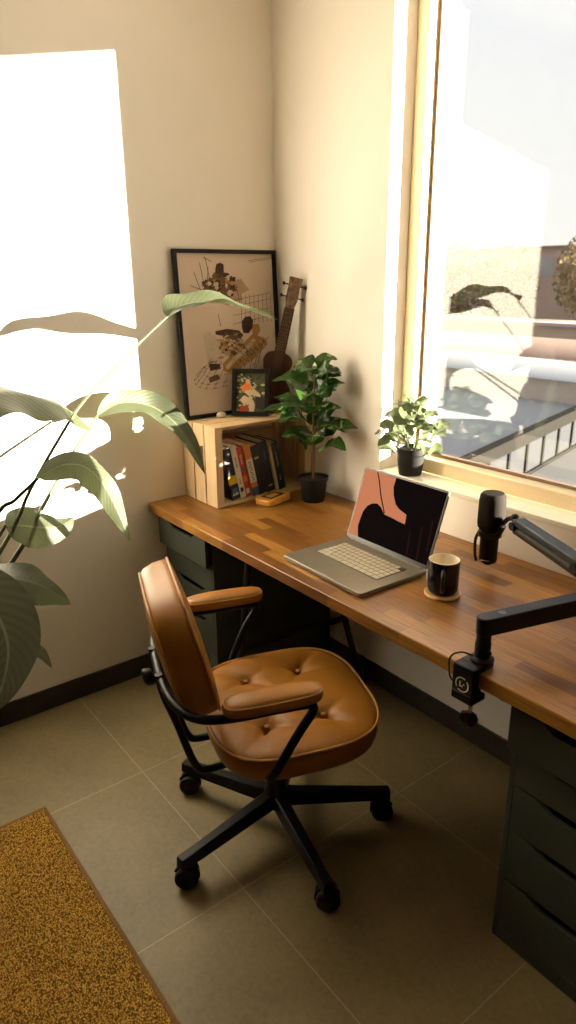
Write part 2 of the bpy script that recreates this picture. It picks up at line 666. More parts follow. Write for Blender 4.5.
def drawer_unit(x0, label):
    x1, y0, y1, top = x0 + .36, -.58, -.015, DZ - DT
    t = thing('drawer_unit', label, 'cabinet', ((x0 + x1) / 2, (y0 + y1) / 2, 0), 'drawer units under the worktop')
    c = B()
    th = .013
    c.box((x0, y0, 0), (x0 + th, y1, top)).box((x1 - th, y0, 0), (x1, y1, top))
    c.box((x0 + th, y1 - .008, .02), (x1 - th, y1, top - .002)).box((x0 + th, y0 + .008, .012), (x1 - th, y1 - .008, .03))
    c.box((x0 + th, y0, 0), (x1 - th, y0 + .014, .042))
    c.box((x0 + th, y0 + .02, top - .012), (x1 - th, y1 - .008, top - .001))
    c.build('carcass', 'green', t, bevel=.0012)
    seams = [top - .016, .570, .462, .335, .19, .044]
    for i in range(5):
        z1, z0 = seams[i] - .0015, seams[i + 1] + .0015
        pull = .028 if i == 0 else 0.0
        a, bb = x0 + th + .0015, x1 - th - .0015
        if i == 0:
            a, bb = x0 + .003, x1 - .006
        f0, f1 = y0 - pull, y0 - pull + .013
        n0, n1, dz, sl = x0 + .075, x0 + .285, .022, .035
        X = frame((0, f1, 0), (1, 0, 0), (0, 0, 1), (0, -1, 0))
        poly = [(a, z0), (bb, z0), (bb, z1), (n1, z1), (n1 - sl, z1 - dz), (n0 + sl, z1 - dz), (n0, z1), (a, z1)]
        d = B().prism(poly, X, 0, .013).build('drawer', 'green', t, bevel=.001)
        q = B()
        q.box((a + .012, f1, z0 + .006), (a + .022, y1 - .03, z1 - .03)).box((bb - .022, f1, z0 + .006), (bb - .012, y1 - .03, z1 - .03))
        q.box((a + .022, f1, z0 + .006), (bb - .022, y1 - .03, z0 + .012)).box((a + .022, y1 - .04, z0 + .012), (bb - .022, y1 - .03, z1 - .03))
        q.build('drawer_box', 'dark_inside', d)
    return t


drawer_unit(.022, 'grey-green five-drawer unit against the left wall behind the swivel chair')
drawer_unit(1.658, 'grey-green five-drawer unit under the right end of the worktop, nearest the viewer')

# black trestle holding the middle of the worktop
t = thing('trestle', 'slim black metal trestle leg under the middle of the worktop', 'trestle', (.60, -.3, 0))
zt = DZ - DT
tb = B().bar((.60, -.56, zt - .015), (.60, -.06, zt - .015), .035, .028).build('top_bar', 'black', t, bevel=.002)
for x in (.51, .69):
    pass
for ya, yb in ((-.50, -.585), (-.16, -.045)):
    B().tube([(.50 if yb < -.3 else .47, ya, zt - .028), (.52 if yb < -.3 else .62, yb, .004)], .013, 12).build('leg', 'black', t)
    B().lathe([(.0, 0), (.017, 0), (.017, .014), (.0, .014)], (.52 if yb < -.3 else .62, yb, 0), 20).build('foot', 'rubber', t)
B().bar((.5, -.53, .28), (.555, -.10, .28), .016, .016).build('stretcher', 'black', t)
for ya in (-.50, -.16):
    B().bar((.46, ya, zt - .03), (.61, ya, zt - .03), .02, .004).build('bracket', 'black', t)

# ------------------------------------------------------------------ swivel chair
HC = Vector((1.032, -.789, 0))
CF = Vector((.42 - .07 * .907, .907 + .07 * .42, 0)).normalized()
CR = Vector((CF.y, -CF.x, 0))


def CH(f, r, z):
    return HC + CF * f + CR * r + Vector((0, 0, z))


chair = thing('office_chair', 'tan leather swivel chair with tufted seat and black five-star base, facing the desk', 'chair', tuple(HC))


def squircle(a, n=3.2):
    c, s_ = math.cos(a), math.sin(a)
    return math.copysign(abs(c) ** (2 / n), c), math.copysign(abs(s_) ** (2 / n), s_)


def cushion(X, hw, hd, th, dome, bottom_dome=.004, n=3.2, buttons=(), na=112, nr=34, creases=(), edge=.012, under=.0):
    """upholstered pad: domed panel, side band, underside; X maps local (x across, y along, z out)"""
    bb = B()
    vs = []

    def h(x, y, rr):
        z = dome * (1 - rr ** 2.6)
        for bx, by in buttons:
            d = math.hypot(x - bx, y - by)
            z -= .021 * math.exp(-(d / .022) ** 1.4) + .008 * math.exp(-(d / .06) ** 2)
        for (ax, ay), (cx, cy), amp in creases:
            ex, ey = cx - ax, cy - ay
            L = math.hypot(ex, ey)
            u_ = ((x - ax) * ex + (y - ay) * ey) / L / L
            if -.05 < u_ < 1.0:
                d = abs((x - ax) * ey - (y - ay) * ex) / L
                z -= amp * max(0, 1 - u_) ** .8 * math.exp(-(d / (.008 + .012 * max(0, u_))) ** 2)
        return z
    rings = []
    for i in range(nr + 1):
        rr = i / nr
        ring = []
        for j in range(na):
            sx, sy = squircle(2 * PI * j / na, 2 + (n - 2) * rr)
            x, y = sx * hw * rr, sy * hd * rr
            z = th + h(x, y, rr)
            if rr > .9:
                z -= edge * .6 * ((rr - .9) / .1) ** 3
            ring.append((x, y, z))
        rings.append(ring)
    for k_, (inset, zz) in enumerate(((-.004, th * .75), (-.006, th * .5), (-.002, th * .2), (.006, .006), (.022, 0))):
        ring = []
        for j in range(na):
            sx, sy = squircle(2 * PI * j / na, n)
            ring.append((sx * (hw - inset - under * (1 - zz / th)), sy * (hd - inset - under * (1 - zz / th)), zz))
        rings.append(ring)
    for i in range(1, 8):
        rr = 1 - i / 7
        rings.append([(squircle(2 * PI * j / na, n)[0] * (hw - .022 - under) * rr, squircle(2 * PI * j / na, n)[1] * (hd - .022 - under) * rr,
                       -bottom_dome * (1 - rr * rr)) for j in range(na)])
    flatv = [X @ Vector(q) for ring in rings for q in ring]
    fs = []
    for i in range(len(rings) - 1):
        for j in range(na):
            fs.append((i * na + j, (i + 1) * na + j, (i + 1) * na + (j + 1) % na, i * na + (j + 1) % na))
    bb.add(flatv, fs)
    return bb


def rim(X, hw, hd, z, n=3.2, k=96):
    return [X @ Vector((squircle(2 * PI * j / k, n)[0] * hw, squircle(2 * PI * j / k, n)[1] * hd, z)) for j in range(k)]


# seat
SB = .358
tilt = .035
XS = frame(CH(.035, 0, SB), CR, CF + Vector((0, 0, tilt)), Vector((0, 0, 1)) - CF * tilt)
btn = [(-.115, .075), (.115, .075), (-.115, -.085), (.115, -.085)]
cr = []
for bx, by in btn:
    for ang in (0, 90, 180, 270):
        a = math.radians(ang + (28 if bx * by > 0 else -28))
        cr.append(((bx, by), (bx + .13 * math.cos(a), by + .13 * math.sin(a)), .0085))
    cr.append(((bx, by), (bx * 1.95, by * 2.3), .011))
seat = cushion(XS, .250, .232, .088, .022, buttons=btn, creases=cr, under=.012).build('seat', 'leather', chair, angle=60)
B().tube(rim(XS, .2515, .2335, .0835), .0042, 8, closed=True).build('piping', 'piping', seat)
for bx, by in btn:
    B().sphere(XS @ Vector((bx, by, .0875)), .0085, (1, 1, .6), 8).build('button', 'leather', seat)
# backrest
lean = .250
UP = (Vector((0, 0, 1)) - CF * lean).normalized()
FWD = (CF + Vector((0, 0, lean))).normalized()
XB = frame(CH(-.306, 0, .676), -CR, UP, FWD)
back = cushion(XB, .210, .172, .092, .012, bottom_dome=.014, n=3.3, under=.008).build('backrest', 'leather', chair, angle=60)
B().tube(rim(XB, .2115, .1735, .088, 3.3), .0038, 8, closed=True).tube(rim(XB, .1985, .1605, .006, 3.3), .0034, 8, closed=True).build('piping', 'piping', back)
# arms
for sg in (1, -1):
    XA = frame(CH(-.080, .281 * sg, .618), CR, CF + Vector((0, 0, .02)), (0, 0, 1))
    pad = cushion(XA, .033, .116, .034, .010, n=3.4, na=72, nr=14, edge=.004).build('armrest', 'leather', chair, angle=60)
    B().tube(rim(XA, .0345, .1175, .029, 3.4, 72), .0028, 8, closed=True).build('piping', 'piping', pad)
path = [CH(-.06, .06, .372), CH(-.075, .2, .372), CH(-.085, .262, .385), CH(-.02, .281, .53), CH(.036, .281, .606), CH(-.04, .281, .609), CH(-.2, .281, .604),
        CH(-.275, .250, .604), CH(-.312, .16, .61), CH(-.320, 0, .613)]
mir = [HC + CF * (q - HC).dot(CF) - CR * (q - HC).dot(CR) + Vector((0, 0, q.z)) for q in path]
full = path + mir[-2::-1]
B().tube(chaikin(full, 3), .0115, 14).build('arm_frame', 'satin', chair)
# back supports: two J-shaped bars and a cross plate with its knob
for r_ in (-.07, .07):
    B().tube(chaikin([CH(-.322, r_, .625), CH(-.316, r_, .57), CH(-.285, r_, .48), CH(-.245, r_, .325), CH(-.215, r_, .305), CH(-.10, r_, .325), CH(-.02, r_, .362)], 3), .0105, 12).build('back_bar', 'satin', chair)
b = B()
b.bar(CH(-.312, -.085, .585), CH(-.312, .085, .585), .006, .05, tuple(UP))
b.build('back_plate', 'satin', chair, bevel=.002)
KX = frame(CH(-.314, 0, .580), CR, UP, -CF)
kb = B().lathe([(0, .0), (.008, 0), (.008, .014), (.021, .016), (.024, .022), (.024, .036), (.018, .042), (0, .042)], n=28, X=KX)
kb.build('knob', 'black', chair)
b = B()
b.box((-.12, -.10, .352 + .0), (.12, .10, .378), X=frame(CH(.02, 0, 0), CR, CF, (0, 0, 1)))
b.build('seat_plate', 'black', chair, bevel=.004)
b = B().lathe([(0, .085), (.034, .085), (.036, .10), (.036, .135), (.03, .15), (.027, .16), (.027, .24), (.02, .245), (.015, .25), (.015, .355), (0, .355)], HC, 32)
b.build('gas_column', 'black', chair)
B().tube(chaikin([CH(.02, .05, .36), CH(.03, .12, .355), CH(.035, .19, .35)], 2), .006, 8).build('lever', 'black', chair)
# star base
for k in range(5):
    a = math.radians(-158 + 72 * k + .6)
    d = Vector((math.cos(a), math.sin(a), 0))
    sd = Vector((-d.y, d.x, 0))
    p0, p1 = HC + d * .02 + Vector((0, 0, .112)), HC + d * .345 + Vector((0, 0, .088))
    lg = B()
    vs = []
    for q, wd, hh in ((p0, .046, .046), (HC + d * .29 + Vector((0, 0, .091)), .036, .034), (p1, .036, .032)):
        for i, j in ((-1, -1), (1, -1), (.8, 1), (-.8, 1)):
            vs.append(q + sd * (i * wd / 2) + Vector((0, 0, j * hh / 2)))
    fs = [(3, 2, 1, 0), (8, 9, 10, 11)]
    for i in (0, 4):
        fs += [(i + 0, i + 1, i + 5, i + 4), (i + 1, i + 2, i + 6, i + 5), (i + 2, i + 3, i + 7, i + 6), (i + 3, i, i + 4, i + 7)]
    lg.add(vs, fs)
    lg.build('base_leg', 'satin', chair, bevel=.004)
    cc = HC + d * .312
    roll = math.radians([30, -40, 68, -4, 45][k])
    ax = Vector((math.cos(a + PI / 2 + roll), math.sin(a + PI / 2 + roll), 0))
    fx = ax.cross(Vector((0, 0, 1)))
    cs = B()
    for s_ in (-1, 1):
        Xc = frame(cc + fx * .010 + ax * (s_ * .0145) + Vector((0, 0, .0325)), fx, (0, 0, 1), ax)
        cs.lathe([(0, -.0095), (.025, -.0115), (.031, -.008), (.0325, -.003), (.0325, .003), (.031, .008), (.025, .0115), (0, .0095)], n=32, X=Xc)
    caster = cs.build('caster', 'rubber', chair)
    hd = B()
    Xc = frame(cc + fx * .010 + Vector((0, 0, .0325)), fx, (0, 0, 1), ax)
    arc = [(math.cos(math.radians(q)) * .036, math.sin(math.radians(q)) * .036) for q in range(20, 201, 15)]
    arc2 = [(x * .8, y * .8) for x, y in arc][::-1]
    hd.prism(arc + arc2, Xc, -.004, .004)
    hd.lathe([(0, .045), (.009, .045), (.009, .078), (0, .078)], cc, 16)
    hd.build('caster_housing', 'black', caster)

# ------------------------------------------------------------------ laptop
LA = math.radians(-1.5)
lx, ly = Vector((math.cos(LA), math.sin(LA), 0)), Vector((-math.sin(LA), math.cos(LA), 0))
LO = Vector((.793, -.574, DZ + .0008))
LW, LD, LH = .360, .264, .014
lap = thing('laptop', 'open grey laptop with a peach and black reflection painted on its screen', 'laptop', tuple(LO + lx * LW / 2 + ly * LD / 2))
XL = frame(LO, lx, ly, (0, 0, 1))


def rrect(x0, y0, x1, y1, r, k=6):
    out = []
    for cx, cy, a0 in ((x1 - r, y1 - r, 0), (x0 + r, y1 - r, 90), (x0 + r, y0 + r, 180), (x1 - r, y0 + r, 270)):
        for i in range(k + 1):
            a = math.radians(a0 + 90 * i / k)
            out.append((cx + r * math.cos(a), cy + r * math.sin(a)))
    return out


lb = B().prism(rrect(0, 0, LW, LD, .010), XL, .0016, LH).build('base', 'laptop', lap, bevel=.0018)
b = B().prism(rrect(.040, .098, LW - .040, .222, .004), XL, LH - .0002, LH + .0004)
kbd = b.build('keyboard_well', 'key_well', lap)
b = B()
rows = [14, 14, 14, 13, 12, 10]
kx0, kx1, ky0, ky1 = .043, LW - .043, .100, .220
rh = (ky1 - ky0) / 6
for r_, cnt in enumerate(rows):
    y1 = ky1 - r_ * rh
    cw = (kx1 - kx0) / cnt
    for c in range(cnt):
        mi = 1 if (r_ == 0 and c == cnt - 1) else 0
        b.box((kx0 + c * cw + .0018, y1 - rh + .0018, LH + .0004), (kx0 + (c + 1) * cw - .0018, y1 - .0018, LH + .0018), mi, XL)
b.build('keys', ['keys', 'key_dark'], lap)
B().prism(rrect(.115, .008, LW - .115, .090, .004), XL, LH, LH + .0003).build('trackpad', 'laptop', lap)
B().prism(rrect(.150, -.0006, LW - .150, .006, .001, 2), XL, LH - .0045, LH + .0004).build('lid_notch', 'laptop_light', lap)
for fx_, fy_ in ((.03, .02), (LW - .03, .02), (.03, LD - .02), (LW - .03, LD - .02)):
    B().lathe([(0, 0), (.007, 0), (.007, .002), (0, .002)], XL @ Vector((fx_, fy_, 0)), 14).build('rubber_foot', 'rubber', lap)
# lid
la = math.radians(19)
sy = ly * math.sin(la) + Vector((0, 0, math.cos(la)))
sz = -ly * math.cos(la) + Vector((0, 0, math.sin(la)))
XD = frame(LO + ly * (LD - .004) + Vector((0, 0, LH + .003)), lx, sy, sz)
SH = .238
lid = B().prism(rrect(0, 0, LW, SH, .009), XD, -.0055, -.0005).build('lid', 'laptop', lap, bevel=.001)
B().tube([XD @ Vector((.02, -.002, -.003)), XD @ Vector((LW - .02, -.002, -.003))], .0045, 12).build('hinge', 'key_dark', lap)
B().prism(rrect(.001, .001, LW - .001, SH - .001, .008), XD, -.0005, .0003).build('screen_bezel', 'key_dark', lid)
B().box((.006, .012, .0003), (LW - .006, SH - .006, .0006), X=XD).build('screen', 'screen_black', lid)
TL, TR, BL = np.array([255., 28]), np.array([510., 98]), np.array([200., 240])
A_ = np.array([TR - TL, BL - TL]).T


def scr(px, py):
    u, v = np.linalg.solve(A_, np.array([px, py]) - TL)
    u, v = min(max(u, .0), 1.0), min(max(v, .0), 1.0)
    return (.006 + u * (LW - .012), (SH - .006) - v * (SH - .018))


pe = [(255, 28), (357, 57), (349, 85), (350, 110), (357, 138), (368, 152), (380, 160), (392, 168), (388, 197), (368, 190), (345, 180), (322, 172),
      (310, 150), (297, 139), (280, 140), (264, 148), (250, 166), (241, 190), (233, 215), (234, 254), (200, 240)]
b = B().prism([scr(*q) for q in pe][::-1], XD, .0006, .0008, 0)  # reflection on the screen, painted as glowing peach, black and red shapes
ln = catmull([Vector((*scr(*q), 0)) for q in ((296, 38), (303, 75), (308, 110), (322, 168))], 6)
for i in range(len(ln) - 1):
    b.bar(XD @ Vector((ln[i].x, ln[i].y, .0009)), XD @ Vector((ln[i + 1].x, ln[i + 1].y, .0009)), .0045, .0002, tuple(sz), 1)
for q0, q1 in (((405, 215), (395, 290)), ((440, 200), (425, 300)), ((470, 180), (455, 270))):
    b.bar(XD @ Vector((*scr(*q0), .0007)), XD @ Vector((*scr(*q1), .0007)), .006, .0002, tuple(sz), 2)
b.build('painted_reflection', ['reflection_peach', 'screen_black', 'reflection_red'], lid, smooth=False)

# ------------------------------------------------------------------ mug on its coaster
MC = Vector((1.272, -.386, 0))
tag(B().lathe([(0, 0), (.046, 0), (.0495, .003), (.0495, .008), (.047, .0105), (.044, .0092), (0, .0092)], MC + Vector((0, 0, DZ)), 48).build('coaster', 'cork'),
    'round cork coaster beneath the dark mug', 'coaster')
mz = DZ + .0095
mug = thing('mug', 'dark navy mug with cream inside, standing on the cork coaster', 'mug', (MC.x, MC.y, mz))
prof = [(0, 0), (.034, 0), (.038, .003), (.0415, .01), (.0425, .03), (.0425, .093), (.0418, .0955), (.0395, .0955), (.039, .092), (.039, .012), (.033, .006), (0, .006)]
B().lathe(prof, (MC.x, MC.y, mz), 48, ms=[0, 0, 0, 0, 0, 0, 1, 1, 1, 1, 1]).build('cup', ['mug', 'mug_in'], mug, angle=50)
hd_ = Vector((.62, -.78, 0)).normalized()
hp = [MC + hd_ * d_ + Vector((0, 0, mz + h_)) for d_, h_ in ((.040, .078), (.058, .080), (.068, .066), (.067, .04), (.056, .024), (.040, .022))]
B().tube(catmull(hp, 6), .0055, 12).build('handle', 'mug', mug)

# ------------------------------------------------------------------ yellow gadget
gx = Vector((.98, .0, 0)).normalized()
GA = math.radians(17)
gx, gy = Vector((math.cos(GA), math.sin(GA), 0)), Vector((-math.sin(GA), math.cos(GA), 0))
XG = frame((.304, -.250, DZ + .0005), gx, gy, (0, 0, 1))
gad = thing('pocket_gadget', 'yellow rounded pocket gadget with a small brown display, lying before the books', 'gadget', (.304, -.25, DZ))
B().prism(rrect(-.042, -.072, .042, .072, .022, 8), XG, 0, .026).build('case', 'yellow', gad, bevel=.006, seg=3)
B().prism(rrect(-.026, -.045, .026, .040, .005), XG, .0255, .0272).build('display', 'gadget_screen', gad)
B().prism(rrect(-.015, -.032, .015, .024, .003), XG, .0272, .0277).build('label_panel', 'yellow_light', gad)

# ------------------------------------------------------------------ wooden crate lying on its side
cx0, cx1, cy0, cy1, cz0, cz1 = .006, .246, -.468, -.008, DZ + .0005, 1.048
crate = thing('wooden_crate', 'pale slatted pine crate lying on its side in the corner, holding books', 'crate', ((cx0 + cx1) / 2, (cy0 + cy1) / 2, cz0))
bt = .011
bw = (cx1 - cx0 - .016) / 3
for yy in (cy0, cy1 - bt):
    for i in range(3):
        xa = cx0 + i * (bw + .008)
        q = B()
        if i == 1:
            sx0, sx1, sz0, sz1 = xa + bw - .027, xa + bw - .006, .875, .965
            q.box((xa, yy, cz0), (sx0, yy + bt, cz1)).box((sx1, yy, cz0), (xa + bw, yy + bt, cz1))
            q.box((sx0, yy, cz0), (sx1, yy + bt, sz0)).box((sx0, yy, sz1), (sx1, yy + bt, cz1))
        else:
            q.box((xa, yy, cz0), (xa + bw, yy + bt, cz1))
        q.build('end_board', 'pine', crate, bevel=.0012)
for zz in (cz0, cz1 - bt):
    for i in range(3):
        xa = cx0 + i * (bw + .008)
        B().box((xa, cy0 + bt, zz), (xa + bw, cy1 - bt, zz + bt)).build('side_board', 'pine_y', crate, bevel=.0012)
bh = (cz1 - cz0 - 2 * bt - .04) / 4
for i in range(4):
    za = cz0 + bt + .006 + i * (bh + .01)
    B().box((cx0, cy0 + bt, za), (cx0 + .010, cy1 - bt, za + bh)).build('back_board', 'pine_y', crate, bevel=.0012)
for yy in (cy0 + bt, cy1 - bt - .022):
    for xa in (cx0 + .012, cx1 - .024):
        B().box((xa, yy, cz0 + bt), (xa + .022, yy + .022, cz1 - bt)).build('corner_post', 'pine', crate, bevel=.001)

# books, leaning towards the left end of the crate
bc = {}


def cover(c, rough=.45):
    if c not in bc:
        bc[c] = plain('book_cover', c, rough, var=.04)
    return bc[c]


BLK, WHT, RED, ORG, NAV, CRM, YEL, BLU = (.012, .011, .011), (.68, .62, .52), (.50, .05, .022), (.62, .22, .045), (.010, .014, .03), (.66, .52, .3), (.62, .42, .02), (.05, .12, .3)
books = [  # thickness, height, depth, cover, bands on the spine (z0, z1, colour, width share), label
    (.040, .212, .150, BLK, [(.10, .22, BLU, .6), (.30, .46, YEL, 1.0), (.08, .12, WHT, .7)], 'thick black book with yellow band on the spine, first from the left in the crate'),
    (.027, .218, .155, WHT, [(.12, .2, BLK, .5), (.28, .4, RED, .3), (.6, .8, BLK, .25)], 'white-spined book leaning between the yellow-banded one and the red one'),
    (.026, .208, .150, RED, [(.06, .16, WHT, .6), (.3, .42, ORG, .7), (.52, .6, BLU, .7), (.66, .86, WHT, .3)], 'red-spined book in the crate, between the white and the orange one'),
    (.032, .214, .158, ORG, [(.0, .16, BLU, 1.0), (.26, .72, WHT, 1.0)], 'orange-spined book with white title panel and blue foot'),
    (.043, .204, .160, BLK, [(.72, .76, CRM, .5)], 'plain black book right of the orange one, shorter than the navy one'),
    (.038, .214, .162, NAV, [(.66, .82, BLU, .25), (.1, .13, CRM, .5)], 'dark navy book with faint blue lettering beside the thin cream book'),
    (.013, .210, .156, CRM, [], 'thin cream-spined book between the navy and the last black book'),
    (.036, .202, .150, BLK, [(.5, .8, CRM, .2), (.2, .34, CRM, .2)], 'black book with small pale lettering, last on the right in the crate'),
]
yb = -.4375
lean_a = math.radians(12)
for i, (th, hh, dp, cv, bands, lab) in enumerate(books):
    z0 = cz0 + bt + .0008
    ct, sn = math.cos(lean_a), math.sin(lean_a)
    if i == 0:
        yb = cy0 + bt + .022 + hh * sn + .001
    X = frame((.232 - .004 * (i % 3), yb, z0), (0, ct, sn), (-1, 0, 0), (0, -sn, ct))
    # local x = thickness, y = into the crate, z = height
    bk = thing('book', lab, 'book', tuple(X.translation), 'books in the wooden crate')
    tl = th - .0012
    c = B()
    c.box((0, 0, 0), (.0022, dp, hh), X=X).box((tl - .0022, 0, 0), (tl, dp, hh), X=X).box((.0022, 0, 0), (tl - .0022, .0022, hh), X=X)
    co = c.build('cover', cover(cv), bk, bevel=.0006)
    B().box((.0024, .0023, .004), (tl - .0024, dp - .004, hh - .004), X=X).build('pages', 'paper', bk)
    if bands:
        for (a, e, cc, ws) in bands:
            q = B()
            m0 = tl * (1 - ws) / 2
            if ws <= .3:   # a column of small letter marks
                nn = max(3, int((e - a) * hh / .008))
                for j in range(nn):
                    zz = a * hh + (e - a) * hh * j / nn
                    q.box((m0 + (.001 if j % 2 else 0), -.0004, zz), (tl - m0, .0001, zz + .005 - (j % 3) * .001), 0, X)
            else:
                q.box((m0, -.0003, a * hh), (tl - m0, .0001, e * hh), 0, X)
            q.build('spine_lettering' if ws <= .3 else 'spine_panel', cover(cc), bk, smooth=False)
        if cv == ORG:
            q = B()
            for j in range(8):
                zz = .30 * hh + j * .0105
                q.box((tl * .32, -.0006, zz), (tl * .7, -.0002, zz + .0024), 0, X)
                q.box((tl * (.32 if j % 2 else .6), -.0006, zz), (tl * (.42 if j % 2 else .7), -.0002, zz + .007), 0, X)
            q.build('spine_lettering', cover(BLK), bk, smooth=False)
    yb += th / ct + .0006

# ------------------------------------------------------------------ large framed print
pw, ph, pt = .462, .622, .018
pa = math.atan2(.036, ph)
zv = Vector((-math.sin(pa), 0, math.cos(pa)))
nv = Vector((math.cos(pa), 0, math.sin(pa)))
XP = frame((.0425, -.4745, 1.0492), (0, 1, 0), zv, nv)   # local x along the wall, y up, z out
post = thing('framed_print', 'large black-framed still-life print leaning on the left wall atop the crate', 'picture', tuple(XP @ Vector((pw / 2, 0, 0))))
fb = .014
q = B()
q.box((0, 0, 0), (fb, ph, pt), X=XP).box((pw - fb, 0, 0), (pw, ph, pt), X=XP).box((fb, 0, 0), (pw - fb, fb, pt), X=XP).box((fb, ph - fb, 0), (pw - fb, ph, pt), X=XP)
q.build('frame', 'frame_black', post, bevel=.001)
B().box((fb, fb, .003), (pw - fb, ph - fb, .006), X=XP).build('backing', 'frame_black', post)
k = N('print_paper')
v = k.coords()
k.col(k.ramp(k.noise(v, 3, 3), [(.3, (.60, .46, .35)), (.7, (.72, .58, .47))]))
k.set(rough=.6)
M['print_paper'] = k.m
art = [flat('print_umber', (.06, .025, .012)), flat('print_brown', (.15, .07, .032)), flat('print_ochre', (.42, .21, .06)), flat('print_pale', (.55, .44, .32)), flat('print_line', (.13, .065, .03)), flat('print_shade', (.42, .27, .18))]
q = B()
q.box((fb, fb, .006), (pw - fb, ph - fb, .0068), 0, XP)
# picture coordinates measured in the 576 x 840 view of the print
TLp, TRp, BLp = np.array([27., 40]), np.array([488., 48]), np.array([88., 815])
Ap = np.array([TRp - TLp, BLp - TLp]).T


def pp(x, y):
    u, v_ = np.linalg.solve(Ap, np.array([float(x), float(y)]) - TLp)
    return (fb + u * (pw - 2 * fb), ph - fb - v_ * (ph - 2 * fb))


def poly(pts, mi, z=.0070):
    r_ = [pp(*t_) for t_ in pts]
    ar = sum(r_[i][0] * r_[(i + 1) % len(r_)][1] - r_[(i + 1) % len(r_)][0] * r_[i][1] for i in range(len(r_)))
    if ar < 0:
        r_ = r_[::-1]
    o_ = len(q.v)
    q.add([XP @ Vector((x, y, z)) for x, y in r_], [tuple(range(len(r_)))], mi)


def line(p0, p1, wd, mi=5, z=.0074):
    a, c = pp(*p0), pp(*p1)
    wd *= 1.7
    q.bar(XP @ Vector((*a, z)), XP @ Vector((*c, z)), wd, .0001, tuple(nv), mi)


def blob(cx, cy, rx, ry, mi, z, jag=.3, n=14, seed=1):
    r0 = random.Random(seed)
    poly([(cx + rx * (1 + r0.uniform(-jag, jag)) * math.cos(2 * PI * i / n), cy + ry * (1 + r0.uniform(-jag, jag)) * math.sin(2 * PI * i / n)) for i in range(n)], mi, z)


rr = random.Random(3)
blob(255, 220, 105, 70, 6, .0069, .2, 18, 2)
blob(230, 190, 62, 52, 2, .0070, .35, 18, 4)
for i in range(80):
    a, d = rr.uniform(0, 6.28), rr.uniform(0, 1) ** .6
    blob(232 + 78 * d * math.cos(a), 192 + 62 * d * math.sin(a), rr.uniform(6, 18), rr.uniform(6, 15), rr.choice([1, 1, 1, 2, 2, 3, 4]), .0071 + i * 1.5e-6, .45, 9, i + 10)
poly([(214, 92), (232, 86), (248, 96), (250, 128), (240, 146), (216, 140), (208, 120)], 1, .0074)
for a, c in (((135, 85), (160, 200)), ((160, 60), (185, 170)), ((110, 130), (150, 240)), ((95, 190), (200, 235)), ((175, 105), (170, 215)), ((310, 190), (335, 300)), ((115, 240), (290, 250)), ((150, 60), (190, 80)), ((225, 330), (238, 390))):
    line(a, c, .0016)
for x in range(335, 490, 22):
    line((x, 240 + (x - 335) * .05), (x + 8, 385), .0011)
for y in (255, 285, 330, 372):
    line((300, y + 12), (488, y - 16), .0010)
line((370, 78), (488, 62), .001)
line((372, 86), (488, 70), .001)
# wire basket: nested ellipses and ribs
for rx, ry, cy_ in ((165, 78, 610), (150, 66, 600), (120, 44, 585)):
    pr = None
    for i in range(41):
        a = 2 * PI * i / 40
        c = (275 + rx * math.cos(a) * .97, cy_ + ry * math.sin(a) - .35 * rx * math.cos(a) * .6)
        if pr:
            line(pr, c, .0014, 5 if i % 2 else 4)
        pr = c
for i in range(12):
    a = PI * i / 11
    line((275 + 160 * math.cos(a), 612 + 74 * math.sin(a) - 34 * math.cos(a)), (330 + 130 * math.cos(a), 500 + 50 * math.sin(a) - 40 * math.cos(a)), .0010)
poly([(150, 420), (180, 408), (250, 470), (245, 600), (190, 610), (170, 520)], 4, .00725)
poly([(250, 575), (400, 440), (470, 470), (480, 500), (420, 560), (300, 640), (255, 610)], 3, .0073)
poly([(262, 592), (405, 462), (420, 478), (275, 608)], 4, .00736)
for i in range(8):
    line((285 + i * 22, 620 - i * 14), (330 + i * 22, 560 - i * 14), .0016, 5)
    line((300 + i * 22, 545 - i * 12), (350 + i * 20, 600 - i * 14), .0012, 4)
poly([(342, 375), (358, 352), (385, 350), (400, 372), (398, 410), (378, 436), (352, 432), (343, 405)], 1, .0075)
poly([(212, 412), (270, 405), (330, 418), (352, 446), (330, 462), (290, 440), (240, 436), (214, 428)], 1, .0075)
poly([(392, 392), (430, 392), (440, 425), (425, 450), (400, 446)], 3, .0075)
for i in range(70):
    a, d = rr.uniform(0, 6.28), rr.uniform(0, 1) ** .6
    blob(290 + 62 * d * math.cos(a), 480 + 56 * d * math.sin(a), rr.uniform(7, 18), rr.uniform(6, 15), rr.choice([1, 1, 2, 2, 3, 4, 6]), .0076 + i * 1.5e-6, .4, 9, i + 80)
for i in range(12):
    line((265 + rr.uniform(-30, 90), 450 + rr.uniform(-20, 60)), (300 + rr.uniform(-30, 120), 500 + rr.uniform(-20, 60)), .002, rr.choice([4, 5, 3]), .0078)
poly([(182, 568), (235, 575), (240, 600), (190, 604)], 1, .0077)
poly([(180, 640), (225, 625), (240, 650), (190, 664)], 2, .0077)
q.build('print_sheet', ['print_paper', *art], post, smooth=False)

